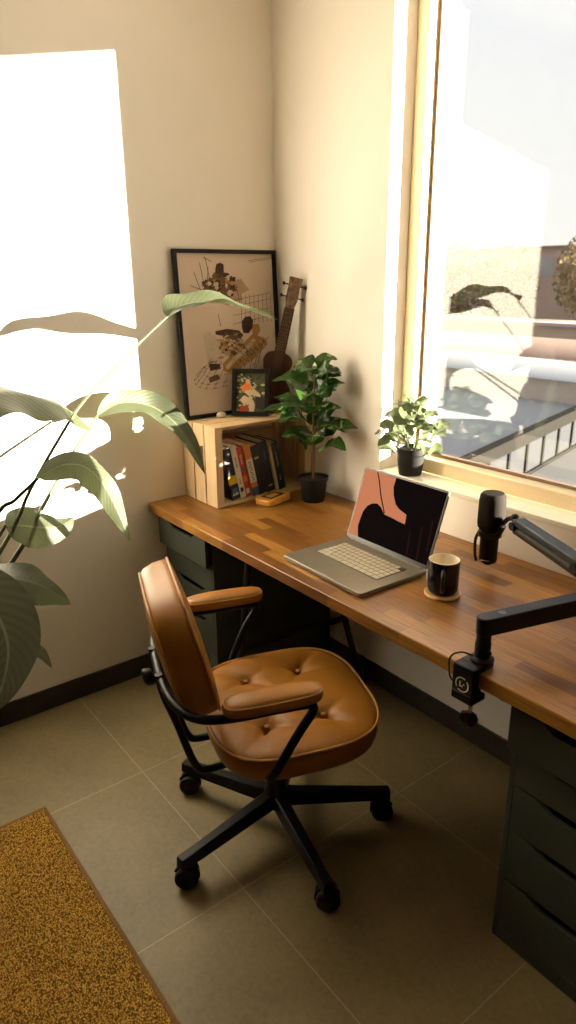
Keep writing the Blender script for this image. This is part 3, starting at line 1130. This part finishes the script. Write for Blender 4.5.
# ------------------------------------------------------------------ small framed photo
fx_, = (Vector((.112, .100, 0)).normalized(),)
fn = Vector((fx_.y, -fx_.x, 0))
ta = math.radians(11)
fu = (Vector((0, 0, 1)) * math.cos(ta) - fn * math.sin(ta))
fz = fu.cross(fx_) * -1
fz = fx_.cross(fu)
XF = frame((.092, -.288, 1.0485 + .0035), fx_, fu, fz)
sw, sh = .148, .182
sp_ = thing('photo_frame', 'small black-framed photo of a seated person in orange, standing on the crate', 'picture frame', tuple(XF @ Vector((sw / 2, 0, 0))))
q = B()
f2 = .016
q.box((0, 0, 0), (f2, sh, .016), X=XF).box((sw - f2, 0, 0), (sw, sh, .016), X=XF).box((f2, 0, 0), (sw - f2, f2, .016), X=XF).box((f2, sh - f2, 0), (sw - f2, sh, .016), X=XF)
q.build('frame', 'frame_black', sp_, bevel=.0015)
B().bar(XF @ Vector((sw / 2, sh * .62, -.001)), (XF @ Vector((sw / 2, 0, 0))) - fn * .055 + Vector((0, 0, -.0025)), .03, .003, tuple(fn)).build('stand', 'frame_black', sp_)
cols = [flat('photo_undergrowth', (.07, .075, .03)), flat('photo_foliage', (.42, .42, .20)), flat('photo_orange', (.72, .19, .025)), flat('photo_tan', (.58, .45, .28)), flat('photo_dark', (.025, .022, .014)), flat('photo_red', (.35, .04, .02)), flat('photo_skin', (.6, .35, .2))]
q = B()
q.box((f2, f2, .002), (sw - f2, sh - f2, .005), 0, XF)


def ps(x, y):  # measured in the 576 px view of the small photo
    return (f2 + (x - 155) / (450 - 155) * (sw - 2 * f2), sh - f2 - (y - 110) / (500 - 110) * (sh - 2 * f2))


def spoly(pts, mi, z):
    r_ = [ps(*t_) for t_ in pts]
    ar = sum(r_[i][0] * r_[(i + 1) % len(r_)][1] - r_[(i + 1) % len(r_)][0] * r_[i][1] for i in range(len(r_)))
    if ar < 0:
        r_ = r_[::-1]
    q.add([XF @ Vector((x, y, z)) for x, y in r_], [tuple(range(len(r_)))], mi)


for i in range(110):
    x, y, a = rr.uniform(165, 440), rr.uniform(120, 490), rr.uniform(8, 24)
    spoly([(min(448, max(157, x + a * math.cos(t) * rr.uniform(.6, 1.2))), min(498, max(112, y + a * .6 * math.sin(t)))) for t in [2 * PI * j / 8 for j in range(8)]], rr.choice([1, 1, 4, 4, 3, 0]), .0052 + i * 1.5e-6)
spoly([(215, 240), (245, 215), (300, 215), (320, 260), (300, 300), (225, 310), (212, 280)], 2, .0056)
spoly([(252, 172), (282, 170), (298, 195), (290, 222), (262, 222), (248, 200)], 6, .0057)
spoly([(290, 220), (325, 260), (400, 320), (405, 350), (340, 340), (280, 290), (300, 270), (330, 300)], 3, .0058)
spoly([(250, 280), (300, 290), (330, 330), (290, 345), (245, 310)], 3, .0059)
spoly([(190, 385), (235, 335), (330, 380), (348, 430), (340, 498), (290, 498), (290, 430), (230, 420)], 3, .0060)
spoly([(195, 440), (280, 440), (285, 498), (190, 498)], 5, .0058)
spoly([(345, 330), (440, 350), (440, 470), (365, 470)], 4, .0055)
q.build('photo', cols, sp_, smooth=False)

# ------------------------------------------------------------------ white stone
tag(B().sphere((.092, -.340, 1.0605), .012, (.95, 1.75, .98), 12).build('pebble', 'stone'), 'small rounded white stone lying on top of the crate', 'stone')

# ------------------------------------------------------------------ ukulele
ub, ut = Vector((.132, -.150, 1.0495)), Vector((.186, -.036, 1.568))
uy = (ut - ub).normalized()
un = Vector((.80, -.60, 0))
un = (un - uy * un.dot(uy)).normalized()
ux = uy.cross(un).normalized()
XU = frame(ub, ux, uy, un)
uke = thing('ukulele', 'dark wooden ukulele leaning upright in the corner behind the leafy plant', 'ukulele', tuple(ub))
out = []
prof = [(0, .0), (.012, .045), (.04, .072), (.075, .0795), (.11, .072), (.14, .053), (.16, .048), (.185, .054), (.21, .058), (.232, .05), (.245, .028), (.248, .0)]
pc = catmull([Vector((w_, l_, 0)) for l_, w_ in prof], 5)
out = [(max(0, q_.x), q_.y) for q_ in pc]
ring = out + [(-x, y) for x, y in out[-2:0:-1]]
body = B().prism(ring, XU, -.05, -.002).build('body', 'mahogany', uke, bevel=.002)
B().prism([(x * .985, .0015 + y * .985) for x, y in ring], XU, -.002, .0).build('soundboard', 'mahogany', body)
B().lathe([(0, .0003), (.019, .0003), (.019, .0), ], n=28, X=XU @ Matrix.Translation((0, .165, .0004))).build('sound_hole', 'key_dark', body)
B().box((-.028, .062, 0), (.028, .075, .006), X=XU).build('bridge', 'rosewood', uke, bevel=.001)
LU = (ut - ub).length
nk = B()
nk.prism([(-.022, .235), (.022, .235), (.0195, LU - .115), (-.0195, LU - .115)], XU, -.018, .002)
nk.build('neck', 'rosewood', uke, bevel=.004)
q = B().prism([(-.0215, .185), (.0215, .185), (.0195, LU - .115), (-.0195, LU - .115)], XU, .002, .006, 0)
for i in range(12):
    y_ = LU - .118 - .30 * (1 - 2 ** (-(i + 1) / 12.)) * 1.05
    q.box((-.0195, y_, .006), (.0195, y_ + .0013, .0068), 1, XU)
for y_ in (LU - .175, LU - .215, LU - .248):
    q.lathe([(0, .0003), (.0022, .0003), (.0022, 0)], n=10, mi=1, X=XU @ Matrix.Translation((0, y_, .0062)))
q.build('fretboard', ['rosewood', 'fret'], uke)
hs = [(-.017, LU - .115), (.017, LU - .115), (.024, LU - .085), (.023, LU - .03), (.026, LU), (-.026, LU), (-.023, LU - .03), (-.024, LU - .085)]
B().prism(hs, XU, -.012, .002).build('headstock', 'uke_head', uke, bevel=.0015)
for sx in (-1, 1):
    for y_ in (LU - .075, LU - .03):
        g = B()
        g.tube([XU @ Vector((sx * .022, y_, -.006)), XU @ Vector((sx * .038, y_, -.006))], .0028, 10)
        g.sphere(XU @ Vector((sx * .042, y_, -.006)), .007, (1, .7, 1), 8)
        g.build('tuning_peg', 'black', uke)
q = B()
for i in range(4):
    x = (i - 1.5) * .0075
    q.tube([XU @ Vector((x * 1.1, .068, .007)), XU @ Vector((x, LU - .115, .0085)), XU @ Vector((math.copysign(.013, x), LU - .06, .004))], .0003, 6)
q.build('strings', 'string', uke)


# ------------------------------------------------------------------ plants
def blade(mid, hw, nrm, fold=.25, width=None, ripple=.0, k=5, cols_=8, seed=0, curl=0.0, base=.12):
    """one leaf blade along a midrib; nrm is the way its upper side faces"""
    pts = catmull(mid, k)
    n = len(pts)
    bb = B()
    r0 = random.Random(seed)
    ph_ = r0.uniform(0, 6)
    vs, fs = [], []
    for i, q_ in enumerate(pts):
        t_ = i / (n - 1)
        T = (pts[min(i + 1, n - 1)] - pts[max(i - 1, 0)]).normalized()
        nn = Vector(nrm)
        nn = (nn - T * nn.dot(T)).normalized()
        sd = T.cross(nn)
        w_ = (width(t_) if width else (math.sin(PI * min(1, t_ ** .75)) ** .8)) * hw
        w_ = max(w_, hw * .012)
        for j in range(cols_ + 1):
            s_ = -1 + 2 * j / cols_
            rz = ripple * math.sin(t_ * 17 + ph_ + (2 if s_ > 0 else 0)) * abs(s_) ** 2 * w_
            z = (fold * abs(s_) - curl * s_ * s_) * w_ + rz
            vs.append(q_ + sd * (s_ * w_) + nn * z)
            bb.uv[len(vs) - 1] = (j / cols_, t_)
    for i in range(n - 1):
        for j in range(cols_):
            a = i * (cols_ + 1) + j
            fs.append((a, a + 1, a + cols_ + 2, a + cols_ + 1))
    bb.add(vs, fs)
    return bb


# large broad-leaved plant: its tub stands left of the frame
bigp = thing('broad_leaved_plant', 'tall plant with long pale green paddle leaves against the sunlit left wall', 'plant', (.32, -1.72, 0))
tub = B().lathe([(0, 0), (.13, 0), (.145, .01), (.17, .33), (.175, .34), (.165, .34), (.155, .30), (0, .30)], (.32, -1.72, 0), 40)
tub.build('pot', 'pot', bigp)
B().lathe([(0, .305), (.158, .302)], (.32, -1.72, 0), 32).build('soil', 'soil', bigp)
STEMS = {'A': [(0.42, -0.723, 1.461), (0.42, -0.893, 1.335), (0.42, -1.019, 1.229), (0.42, -1.099, 1.136), (0.41, -1.2, 0.992), (0.4, -1.305, 0.822), (.36, -1.70, .31)],
         'C': [(0.12, -0.858, 1.124), (0.2, -0.978, 1.038), (0.33, -1.156, 0.895), (0.36, -1.266, 0.767), (.35, -1.68, .31)],
         'D': [(0.52, -1.207, 1.054), (0.5, -1.271, 0.998), (0.47, -1.325, 0.944), (.46, -1.50, .65), (.38, -1.70, .31)],
         'B': [(.55, -1.435, 1.236), (.50, -1.56, 1.0), (.37, -1.73, .31)],
         'E': [(.42, -1.284, .905), (.45, -1.42, .75), (.37, -1.70, .31)],
         'F': [(.55, -1.428, .807), (.50, -1.58, .6), (.38, -1.75, .31)],
         'G': [(.75, -1.536, .871), (.62, -1.66, .7), (.36, -1.78, .31)],
         'H': [(.5, -1.3, .577), (.5, -1.5, .5), (.34, -1.76, .31)]}
for kk, pts_ in STEMS.items():
    pc = catmull(pts_, 6)
    n_ = len(pc)
    r_ = [(.0030 + .0035 * (i / (n_ - 1)) if kk == 'A' else .0045 + .004 * (i / (n_ - 1))) for i in range(n_)]
    B().tube(pc, r_, 10).build('stem', 'stem' if kk == 'A' else 'stem_dark', bigp)
LEAVES = {
    'A': ([(0.42, -0.727, 1.458), (0.41, -0.674, 1.488), (0.39, -0.571, 1.497), (0.37, -0.455, 1.484), (0.35, -0.336, 1.453), (0.33, -0.225, 1.421)], .066, (.28, -.2, 1), .30, 'big_leaf'),
    'B': ([(0.55, -1.435, 1.236), (0.52, -1.339, 1.288), (0.48, -1.239, 1.291), (0.43, -1.133, 1.252), (0.39, -1.044, 1.199), (0.35, -0.967, 1.124)], .095, (.45, -.3, .85), -.30, 'big_leaf'),
    'C': ([(0.12, -0.858, 1.124), (0.09, -0.757, 1.153), (0.08, -0.644, 1.132), (0.13, -0.577, 1.076), (0.19, -0.541, 0.995), (0.26, -0.525, 0.889)], .052, (.75, -.1, .6), .3, 'big_leaf'),
    'D': ([(0.52, -1.207, 1.054), (0.52, -1.137, 1.079), (0.5, -1.064, 1.057), (0.48, -1.004, 0.987), (0.47, -0.964, 0.89), (0.47, -0.933, 0.787)], .050, (.7, -.2, .65), -.3, 'big_leaf'),
    'E': ([(0.42, -1.284, 0.905), (0.38, -1.225, 0.880), (0.35, -1.159, 0.850), (0.32, -1.094, 0.832), (0.3, -1.041, 0.845)], .062, (.8, -.5, .5), -.25, 'big_leaf'),
    'F': ([(0.55, -1.428, 0.807), (0.5, -1.34, 0.784), (0.46, -1.263, 0.743), (0.43, -1.186, 0.678), (0.4, -1.118, 0.598)], .075, (.6, -.3, .8), -.2, 'big_leaf'),
    'G': ([(0.75, -1.536, 0.871), (0.76, -1.482, 0.884), (0.78, -1.429, 0.818), (0.8, -1.416, 0.733), (0.82, -1.442, 0.656), (0.84, -1.485, 0.587)], .085, (.95, -.2, .2), .15, 'big_leaf_dark'),
    'H': ([(0.5, -1.3, 0.577), (0.48, -1.272, 0.535), (0.46, -1.241, 0.488), (0.45, -1.217, 0.428)], .018, (.8, -.3, .4), .3, 'big_leaf_dark')}
for i, (kk, (mid, hw, nrm, fold, mt)) in enumerate(LEAVES.items()):
    blade(mid, hw, nrm, fold, ripple=.12, k=8, cols_=12, seed=i).build('leaf', mt, bigp, angle=180)


def bush(name, label, c, pot_r, pot_h, trunk, tips, leaf_l, leaf_w, mat, pot_mat='pot', seed=1, stem_mat='stem_dark', pointed=True, droop=.3):
    t_ = thing(name, label, 'plant', c)
    c = Vector(c)
    R0, R1 = pot_r * .74, pot_r
    p_ = B().lathe([(0, 0), (R0, 0), (R0 + .001, .002), (R1 - .002, pot_h - .014), (R1 + .002, pot_h - .013), (R1 + .003, pot_h), (R1 - .002, pot_h), (R1 - .004, pot_h - .012), (0, pot_h - .012)], c, 40)
    p_.build('pot', pot_mat, t_)
    B().lathe([(0, pot_h - .008), (R1 - .006, pot_h - .0105)], c, 28).build('soil', 'soil', t_)
    r0 = random.Random(seed)
    for tr in trunk:
        pc_ = catmull([c + Vector(q_) for q_ in tr[0]], 5)
        n_ = len(pc_)
        B().tube(pc_, [tr[1] * (1 - .45 * i / (n_ - 1)) for i in range(n_)], 9).build('stem', tr[2], t_)
    for (root, tip, nrm, sc) in tips:
        root, tip = c + Vector(root), c + Vector(tip)
        d = (tip - root)
        L = d.length
        dn = d.normalized()
        a0 = tip - dn * min(leaf_l * sc, L * .92)
        mid1 = (a0 + tip) / 2 + Vector((0, 0, leaf_l * .10 * sc))
        end = tip + Vector((0, 0, -leaf_l * droop * sc))
        mid = [a0, mid1, end]
        if pointed:
            wf = lambda t_: (math.sin(PI * min(1, t_ ** .62)) ** .85) * (1 - .25 * t_)
        else:
            wf = lambda t_: math.sin(PI * min(1, .04 + .96 * t_ ** .85)) ** .6
        lf = blade(mid, leaf_w * sc * r0.uniform(.85, 1.1), nrm, .22, width=wf, ripple=.12, k=6, cols_=6, seed=r0.randint(0, 999)).build('leaf', mat, t_, angle=180)
        mp = (root + a0) / 2 + Vector((0, 0, -.006))
        B().tube(catmull([root, mp, a0], 3), .0013, 6).build('leaf_stalk', stem_mat, lf)
    return t_


# leafy plant in the corner (positions are relative to the pot's base)
r1 = random.Random(11)
tips = []
camv = Vector((2.0, -1.66, .4)).normalized()
for i in range(26):
    a = i * 2.399 + r1.uniform(-.3, .3)
    hgt = .235 + .30 * ((i + .5) / 26) + r1.uniform(-.02, .02)
    rad = (.125 if hgt < .42 else .125 * (1 - (hgt - .42) / .20)) * r1.uniform(.7, 1.2) + .045
    dx, dy = math.cos(a) * rad, math.sin(a) * rad
    if dy > .085:
        dy = .085
    root = (0.012 * math.cos(a), .01 * math.sin(a), hgt - .03)
    tip = (dx, dy, hgt + r1.uniform(-.03, .035))
    nrm = (Vector((dx, dy, 0)).normalized() * .55 + Vector((0, 0, .8)) + camv * .35)
    tips.append((root, tip, tuple(nrm), r1.uniform(.8, 1.2)))
tips.append(((0, 0, .47), (.10, .05, .505), (0, -.3, 1), 1.0))
trunk = [([(0, 0, .07), (.004, -.003, .2), (-.004, .002, .32), (.004, 0, .46)], .0062, 'bark'), ([(0, 0, .27), (.035, .02, .34), (.05, .025, .42)], .003, 'bark'),
         ([(0, 0, .25), (-.04, -.02, .32), (-.06, -.02, .39)], .003, 'bark')]
bush('corner_plant', 'dark glossy-leaved plant on a thin stem, black pot, in the corner of the worktop', (.392, -.118, DZ + .0005), .056, .098, trunk, tips, .135, .050, 'shrub_leaf', seed=5, droop=.06)

# pale plant on the window sill
r1 = random.Random(4)
tips = []
for i in range(34):
    a = i * 2.399 + r1.uniform(-.3, .3)
    lv = (i + .5) / 34
    hgt = .130 + .165 * lv + r1.uniform(-.015, .015)
    rad = (.180 * (1 - .8 * lv * lv) + .01) * r1.uniform(.7, 1.1)
    dx, dy = math.cos(a) * rad, math.sin(a) * rad
    dy = min(dy, .030)
    dx = max(dx, -.082)
    nrm = Vector((dx, dy, 0)) * 4 + Vector((r1.uniform(-.5, .5), r1.uniform(-.5, .5), .8)) + camv * .3
    tips.append(((.01 * math.cos(a), .008 * math.sin(a), hgt - .055), (dx, dy, hgt), tuple(nrm), r1.uniform(.75, 1.2)))
trunk = []
for a in range(7):
    th_ = a * .9
    trunk.append(([(.012 * math.cos(th_), .012 * math.sin(th_), .06), (.02 * math.cos(th_), .018 * math.sin(th_), .11), (.035 * math.cos(th_), .02 * math.sin(th_), .165)], .0022, 'stem'))
bush('sill_plant', 'small bushy pale green plant in a black pot on the window sill', (.744, .042, .8935), .054, .100, trunk, tips, .078, .029, 'sill_leaf', seed=9, stem_mat='stem', pointed=False, droop=.2)

# ------------------------------------------------------------------ microphone arm and microphone
arm = thing('microphone_boom', 'black jointed microphone arm clamped to the front edge of the worktop', 'microphone arm', (1.572, -.612, DZ))
b = B()
cx_a, cx_b, cyf, cyb = 1.539, 1.596, -.662, -.612
b.box((cx_a, cyf, .686), (cx_b, cyf + .0235, DZ + .016)).box((cx_a, cyf + .0235, DZ + .0006), (cx_b, cyb + .022, DZ + .016))
b.box((cx_a, cyf + .0235, .664), (cx_b, cyb, .680))
b.box((cx_a, cyf, .664), (cx_b, cyf + .0235, .686))
clamp = b.build('clamp', 'satin', arm, bevel=.0025)
XC = frame((1.5675, cyf - .0002, .708), (1, 0, 0), (0, 0, 1), (0, -1, 0))
q = B()
seg = 40
for i in range(seg):
    if i in (5, 6, 24, 25):
        continue
    a0_, a1_ = 2 * PI * i / seg, 2 * PI * (i + 1) / seg
    q.add([XC @ Vector((r_ * math.cos(a), r_ * math.sin(a), .0003)) for r_, a in ((.0155, a0_), (.0185, a0_), (.0185, a1_), (.0155, a1_))], [(0, 1, 2, 3)])
q.box((-.007, -.006, .0001), (-.004, .007, .0005), X=XC).box((-.007, -.006, .0001), (.002, -.003, .0005), X=XC).box((.003, .0, .0001), (.006, .003, .0005), X=XC)
M['logo'] = plain('pale_print', (.72, .66, .52), .5)
q.build('logo', 'logo', clamp, smooth=False)
B().lathe([(0, .622), (.005, .622), (.005, .664), (.0, .664)], (1.572, -.63, 0), 14).lathe([(0, .678), (.012, .678), (.014, .694), (.014, .7005), (0, .7005)], (1.572, -.618, 0), 20).build('screw', 'steel', arm)
q = B()
XK = frame((1.572, -.63, .61), (.9, .4, 0), (0, 0, 1), (.4, -.9, 0))
q.prism([(-.006, .016), (-.02, .012), (-.025, -.002), (-.018, -.016), (-.006, -.014), (0, -.024), (.008, -.022), (.016, -.014), (.02, -.002), (.015, .010), (.006, .016)][::-1], XK, -.006, .006)
q.build('wing_screw', 'black', arm, bevel=.003)
PX, PY = 1.5745, -.607
zb = DZ + .016
b = B().lathe([(0, 0), (.027, 0), (.027, .006), (.022, .009), (.018, .011), (.018, .045), (.0165, .048), (.0165, .066), (.019, .068), (.019, .071), (0, .071)], (PX, PY, zb), 32)
b.tube([(PX + .017, PY - .004, zb + .03), (PX + .026, PY - .008, zb + .03)], .004, 10)
b.build('post', 'satin', arm)
E0 = Vector((PX, PY, zb + .088))
E1 = Vector((1.688, -.272, zb + .101))
ad = (E1 - E0).normalized()
asd = Vector((ad.y, -ad.x, 0))
b = B()
XArm = frame(E0, ad, -asd, ad.cross(-asd))
Lr = (E1 - E0).length
ol = [(-.019 * math.cos(t), .019 * math.sin(t)) for t in [PI / 2 - PI * i / 12 for i in range(13)]]
ol2 = [(Lr + .019 * math.cos(t), .019 * math.sin(t)) for t in [-PI / 2 + PI * i / 12 for i in range(13)]]
ol = [(-.019 * math.cos(PI * i / 12 - PI / 2), -.019 * math.sin(PI * i / 12 - PI / 2)) for i in range(13)]
b.prism(ol + ol2, XArm, -.021, .021)
la_ = b.build('lower_arm', 'satin', arm, bevel=.003)
B().lathe([(0, 0), (.009, 0), (.009, .0006), (0, .0006)], E0 + ad * .042 + Vector((0, 0, .021)), 20).build('port', 'key_dark', la_)
B().lathe([(0, -.03), (.021, -.03), (.021, .06), (.017, .066), (0, .066)], E1, 28).build('elbow_joint', 'satin', arm)
U0, U1 = Vector((1.668, -.284, .882)), Vector((1.343, -.168, .910))
ud = (U1 - U0).normalized()
us = ud.cross(Vector((0, 0, 1))).normalized()
uu = us.cross(ud)
b = B()
b.bar(U0 + uu * .014, U1 + uu * .014, .038, .018)
b.build('upper_arm', plain('grey_satin', (.03, .034, .042), .45, .0, spec=.25), arm, bevel=.004)
b = B().tube([U0 - uu * .014, U1 - uu * .011], .0165, 14)
b.build('spring_tube', plain('brown_grey_tube', (.035, .027, .018), .5, .0, spec=.15), arm)
for q0 in (U0 + ud * .012, U0 + ud * .09, U1):
    B().tube([q0 - us * .022, q0 + us * .022], .012, 14).build('joint_bolt', 'black', arm)
b = B()
b.tube(chaikin([U1, U1 + ud * .02 + Vector((0, 0, .012)), U1 + ud * .045 + Vector((0, 0, .004)), Vector((1.29, -.163, .897))], 2), .007, 12)
b.sphere(U1 + ud * .022 + Vector((.004, 0, .018)), .011, (1, 1, .8), 8)
b.build('mic_mount', 'black', arm)
# cable along the arm foot and under the worktop
b = B().tube(catmull([(1.566, -.628, DZ + .03), (1.545, -.640, DZ + .034), (1.524, -.650, DZ + .020), (1.519, -.650, DZ - .01), (1.527, -.640, .69), (1.56, -.585, .690), (1.61, -.60, .686), (1.636, -.605, .680), (1.660, -.600, .690)], 6), .0022, 8)
b.build('cable', 'rubber', arm)

MX, MY, MZ = 1.2475, -.158, .762
mic = thing('microphone', 'black and brown cylindrical microphone hanging just above the worktop by the window', 'microphone', (MX, MY, MZ))
B().lathe([(0, 0), (.012, 0), (.0125, .006), (.024, .008), (.0265, .014), (.0265, .108), (.024, .112), (0, .112)], (MX, MY, MZ), 40).build('mic_body', 'satin', mic)
B().lathe([(0, .108), (.030, .108), (.037, .116), (.039, .13), (.0385, .195), (.036, .212), (.030, .219), (.015, .221), (0, .221)], (MX, MY, MZ), 44).build('mic_grille', 'grille', mic)
b = B().lathe([(.0268, .088), (.034, .088), (.034, .104), (.0268, .104)], (MX, MY, MZ), 32)
b.tube([(MX + .03, MY - .006, MZ + .098), (MX + .046, MY - .006, MZ + .132)], .009, 12)
b.tube(catmull([(MX - .030, MY - .012, MZ + .096), (MX - .034, MY - .020, MZ + .07), (MX - .031, MY - .022, MZ + .03), (MX - .020, MY - .026, MZ + .008)], 5), .0045, 8)
b.build('shock_ring', 'black', mic)
b = B().tube(catmull([(MX - .014, MY - .03, MZ + .012), (MX + .004, MY - .034, MZ + .020), (MX + .022, MY - .022, MZ + .020)], 6), .0028, 8)
b.build('chrome_trim', 'steel', mic)

# ------------------------------------------------------------------ rug
rug = thing('rug', 'golden-brown woven rug with a plain bound edge on the floor', 'rug', (1.45, -2.1, 0))
X0, X1, Y0, Y1 = .526, 2.45, -2.95, -1.314
b = B()
nx, ny = 130, 110
vs, fs = [], []
rg = random.Random(2)
for i in range(nx + 1):
    for j in range(ny + 1):
        x, y = X0 + .012 + (X1 - X0 - .024) * i / nx, Y0 + .012 + (Y1 - Y0 - .024) * j / ny
        vs.append((x, y, .0095 + rg.uniform(-.0012, .0012)))
for i in range(nx):
    for j in range(ny):
        a = i * (ny + 1) + j
        fs.append((a, a + ny + 1, a + ny + 2, a + 1))
b.add(vs, fs)
b.box((X0 + .012, Y0 + .012, .0005), (X1 - .012, Y1 - .012, .006))
b.build('woven_field', 'rug', rug, angle=180)
b = B()
for q0, q1 in (((X0, Y0), (X0 + .014, Y1)), ((X1 - .014, Y0), (X1, Y1)), ((X0 + .014, Y0), (X1 - .014, Y0 + .014)), ((X0 + .014, Y1 - .014), (X1 - .014, Y1))):
    b.box((*q0, .0004), (*q1, .0105))
b.build('binding', 'rug_edge', rug, bevel=.003)

# ------------------------------------------------------------------ things outside the window
d_ = Vector((-6.63 + 4.94, 13.92 - 7.04, 0))
r0_ = Vector((-4.94, 7.04, 0)) - d_ * .35
r1_ = Vector((-4.94, 7.04, 0)) + d_ * 1.6
rail = thing('roof_railing', 'pale panelled railing with a grey handrail crossing the neighbouring terrace', 'railing', (float((r0_.x + r1_.x) / 2), float((r0_.y + r1_.y) / 2), GZ))
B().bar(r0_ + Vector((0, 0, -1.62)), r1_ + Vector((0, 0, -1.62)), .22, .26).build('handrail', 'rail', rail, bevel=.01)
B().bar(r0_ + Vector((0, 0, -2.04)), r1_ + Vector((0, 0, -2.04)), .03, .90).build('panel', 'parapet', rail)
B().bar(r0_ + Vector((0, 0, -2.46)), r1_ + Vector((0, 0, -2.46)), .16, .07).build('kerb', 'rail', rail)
nn_ = 14
for i in range(nn_):
    q0 = r0_.lerp(r1_, (i + .5) / nn_)
    B().bar(q0 + Vector((0.03, 0, -2.42)), q0 + Vector((0.03, 0, -1.58)), .05, .06, (1, 0, 0)).build('post', 'rail', rail)
pv = B().add([tuple(r0_ + Vector((.1, 0, GZ + .004))), tuple(r1_ + Vector((.1, 0, GZ + .004))), (4, 18, GZ + .004), (4, 3, GZ + .004)], [(3, 2, 1, 0)])
b = B()
b.box((0, 0, 0), (1, 1, 1))
b = B()
poly_ = [(r0_.x + .1, r0_.y), (6, 3), (6, 20), (r1_.x + .1, r1_.y)]
b.prism(poly_, Matrix.Identity(4), GZ + .001, GZ + .02)
struct(b.build('terrace_ground', 'paving', smooth=False))


def house(label, x0, x1, y0, y1, z1, wall_m, roof_m, wins=0, slope=0, name='house'):
    t_ = thing(name, label, 'building', ((x0 + x1) / 2, (y0 + y1) / 2, GZ))
    B().box((x0, y0, GZ), (x1, y1, z1)).build('wall', wall_m, t_)
    q_ = B()
    e = .25
    if slope:
        ym = (y0 + y1) / 2
        vs_ = [(x0 - e, y0 - e, z1), (x1 + e, y0 - e, z1), (x1 + e, y1 + e, z1), (x0 - e, y1 + e, z1), (x0 - e, ym, z1 + slope), (x1 + e, ym, z1 + slope)]
        q_.add(vs_, [(0, 1, 5, 4), (2, 3, 4, 5), (1, 2, 5), (3, 0, 4), (3, 2, 1, 0)])
    else:
        q_.box((x0 - e, y0 - e, z1), (x1 + e, y1 + e, z1 + .16))
    q_.build('roof', roof_m, t_)
    for i in range(wins):
        cx = x0 + (x1 - x0) * (i + .5) / wins
        B().box((cx - .5, y0 - .04, z1 - 1.9), (cx + .5, y0 + .02, z1 - .6)).build('window', 'asphalt', t_)
    return t_


house('long low shed with a light sheet roof beyond the railing', -19.5, 0, 19.5, 23, -1.75, 'cream_wall', 'roof_grey', 0, .4, name='shed')
house('low house with a red-brown roof just behind the shed', -30, -6, 25, 30, -1.75, 'pink_wall', 'roof_red', 0, .55)
house('long peach-coloured wall-like building in front of the olive trees', -40, -8, 32, 34, -1.0, 'pink_wall', 'cream_wall', 0)
house('tall brownish-pink apartment block closing the view behind the trees', -52, -9, 46, 52, 3.3, 'block_wall', 'roof_red', 12)


def tree(label, c, h_, rad, n_, seed, mat='tree', name='tree'):
    t_ = thing(name, label, 'tree', c, 'trees beyond the neighbouring roofs')
    c = Vector(c)
    B().tube(catmull([c, c + Vector((.1, 0, h_ * .4)), c + Vector((-.05, .1, h_ * .75))], 4), [.16, .15, .14, .13, .12, .11, .1, .08, .06], 8).build('trunk', 'bark', t_)
    r_ = random.Random(seed)
    q_ = B()
    vs_, fs_ = [], []
    for i in range(n_):
        a, u_, rr_ = r_.uniform(0, 6.28), r_.uniform(-1, 1), r_.uniform(.35, 1) ** .5
        sxy = math.sqrt(1 - u_ * u_)
        p_ = c + Vector((math.cos(a) * sxy * rad * rr_, math.sin(a) * sxy * rad * rr_, h_ - rad * .9 + u_ * rad * 1.25 * rr_))
        dx = Vector((r_.gauss(0, 1), r_.gauss(0, 1), r_.gauss(0, 1))).normalized()
        dy = dx.orthogonal().normalized()
        L_ = r_.uniform(.10, .2)
        o_ = len(vs_)
        vs_ += [p_ - dx * L_, p_ + dy * L_ * .5, p_ + dx * L_, p_ - dy * L_ * .5]
        fs_.append((o_, o_ + 1, o_ + 2, o_ + 3))
    q_.add(vs_, fs_)
    q_.build('crown', mat, t_, smooth=False)


for i, (tx, th_, tr_, lab) in enumerate((
        (-36.5, 5.0, 2.0, 'olive-brown tree, farthest left in the row behind the peach wall'),
        (-31.5, 5.6, 2.1, 'olive-brown tree, second from the left in the row behind the peach wall'),
        (-26.6, 5.2, 2.0, 'olive-brown tree in the middle of the row behind the peach wall'),
        (-21.6, 5.8, 2.1, 'tallest olive-brown tree in the row, right of the middle one'),
        (-16.6, 5.4, 2.0, 'olive-brown tree at the right end of the row behind the peach wall'))):
    tree(lab, (tx, 38.5 + (i % 2) * 1.2, GZ), th_, tr_, 2200, 3 + i)
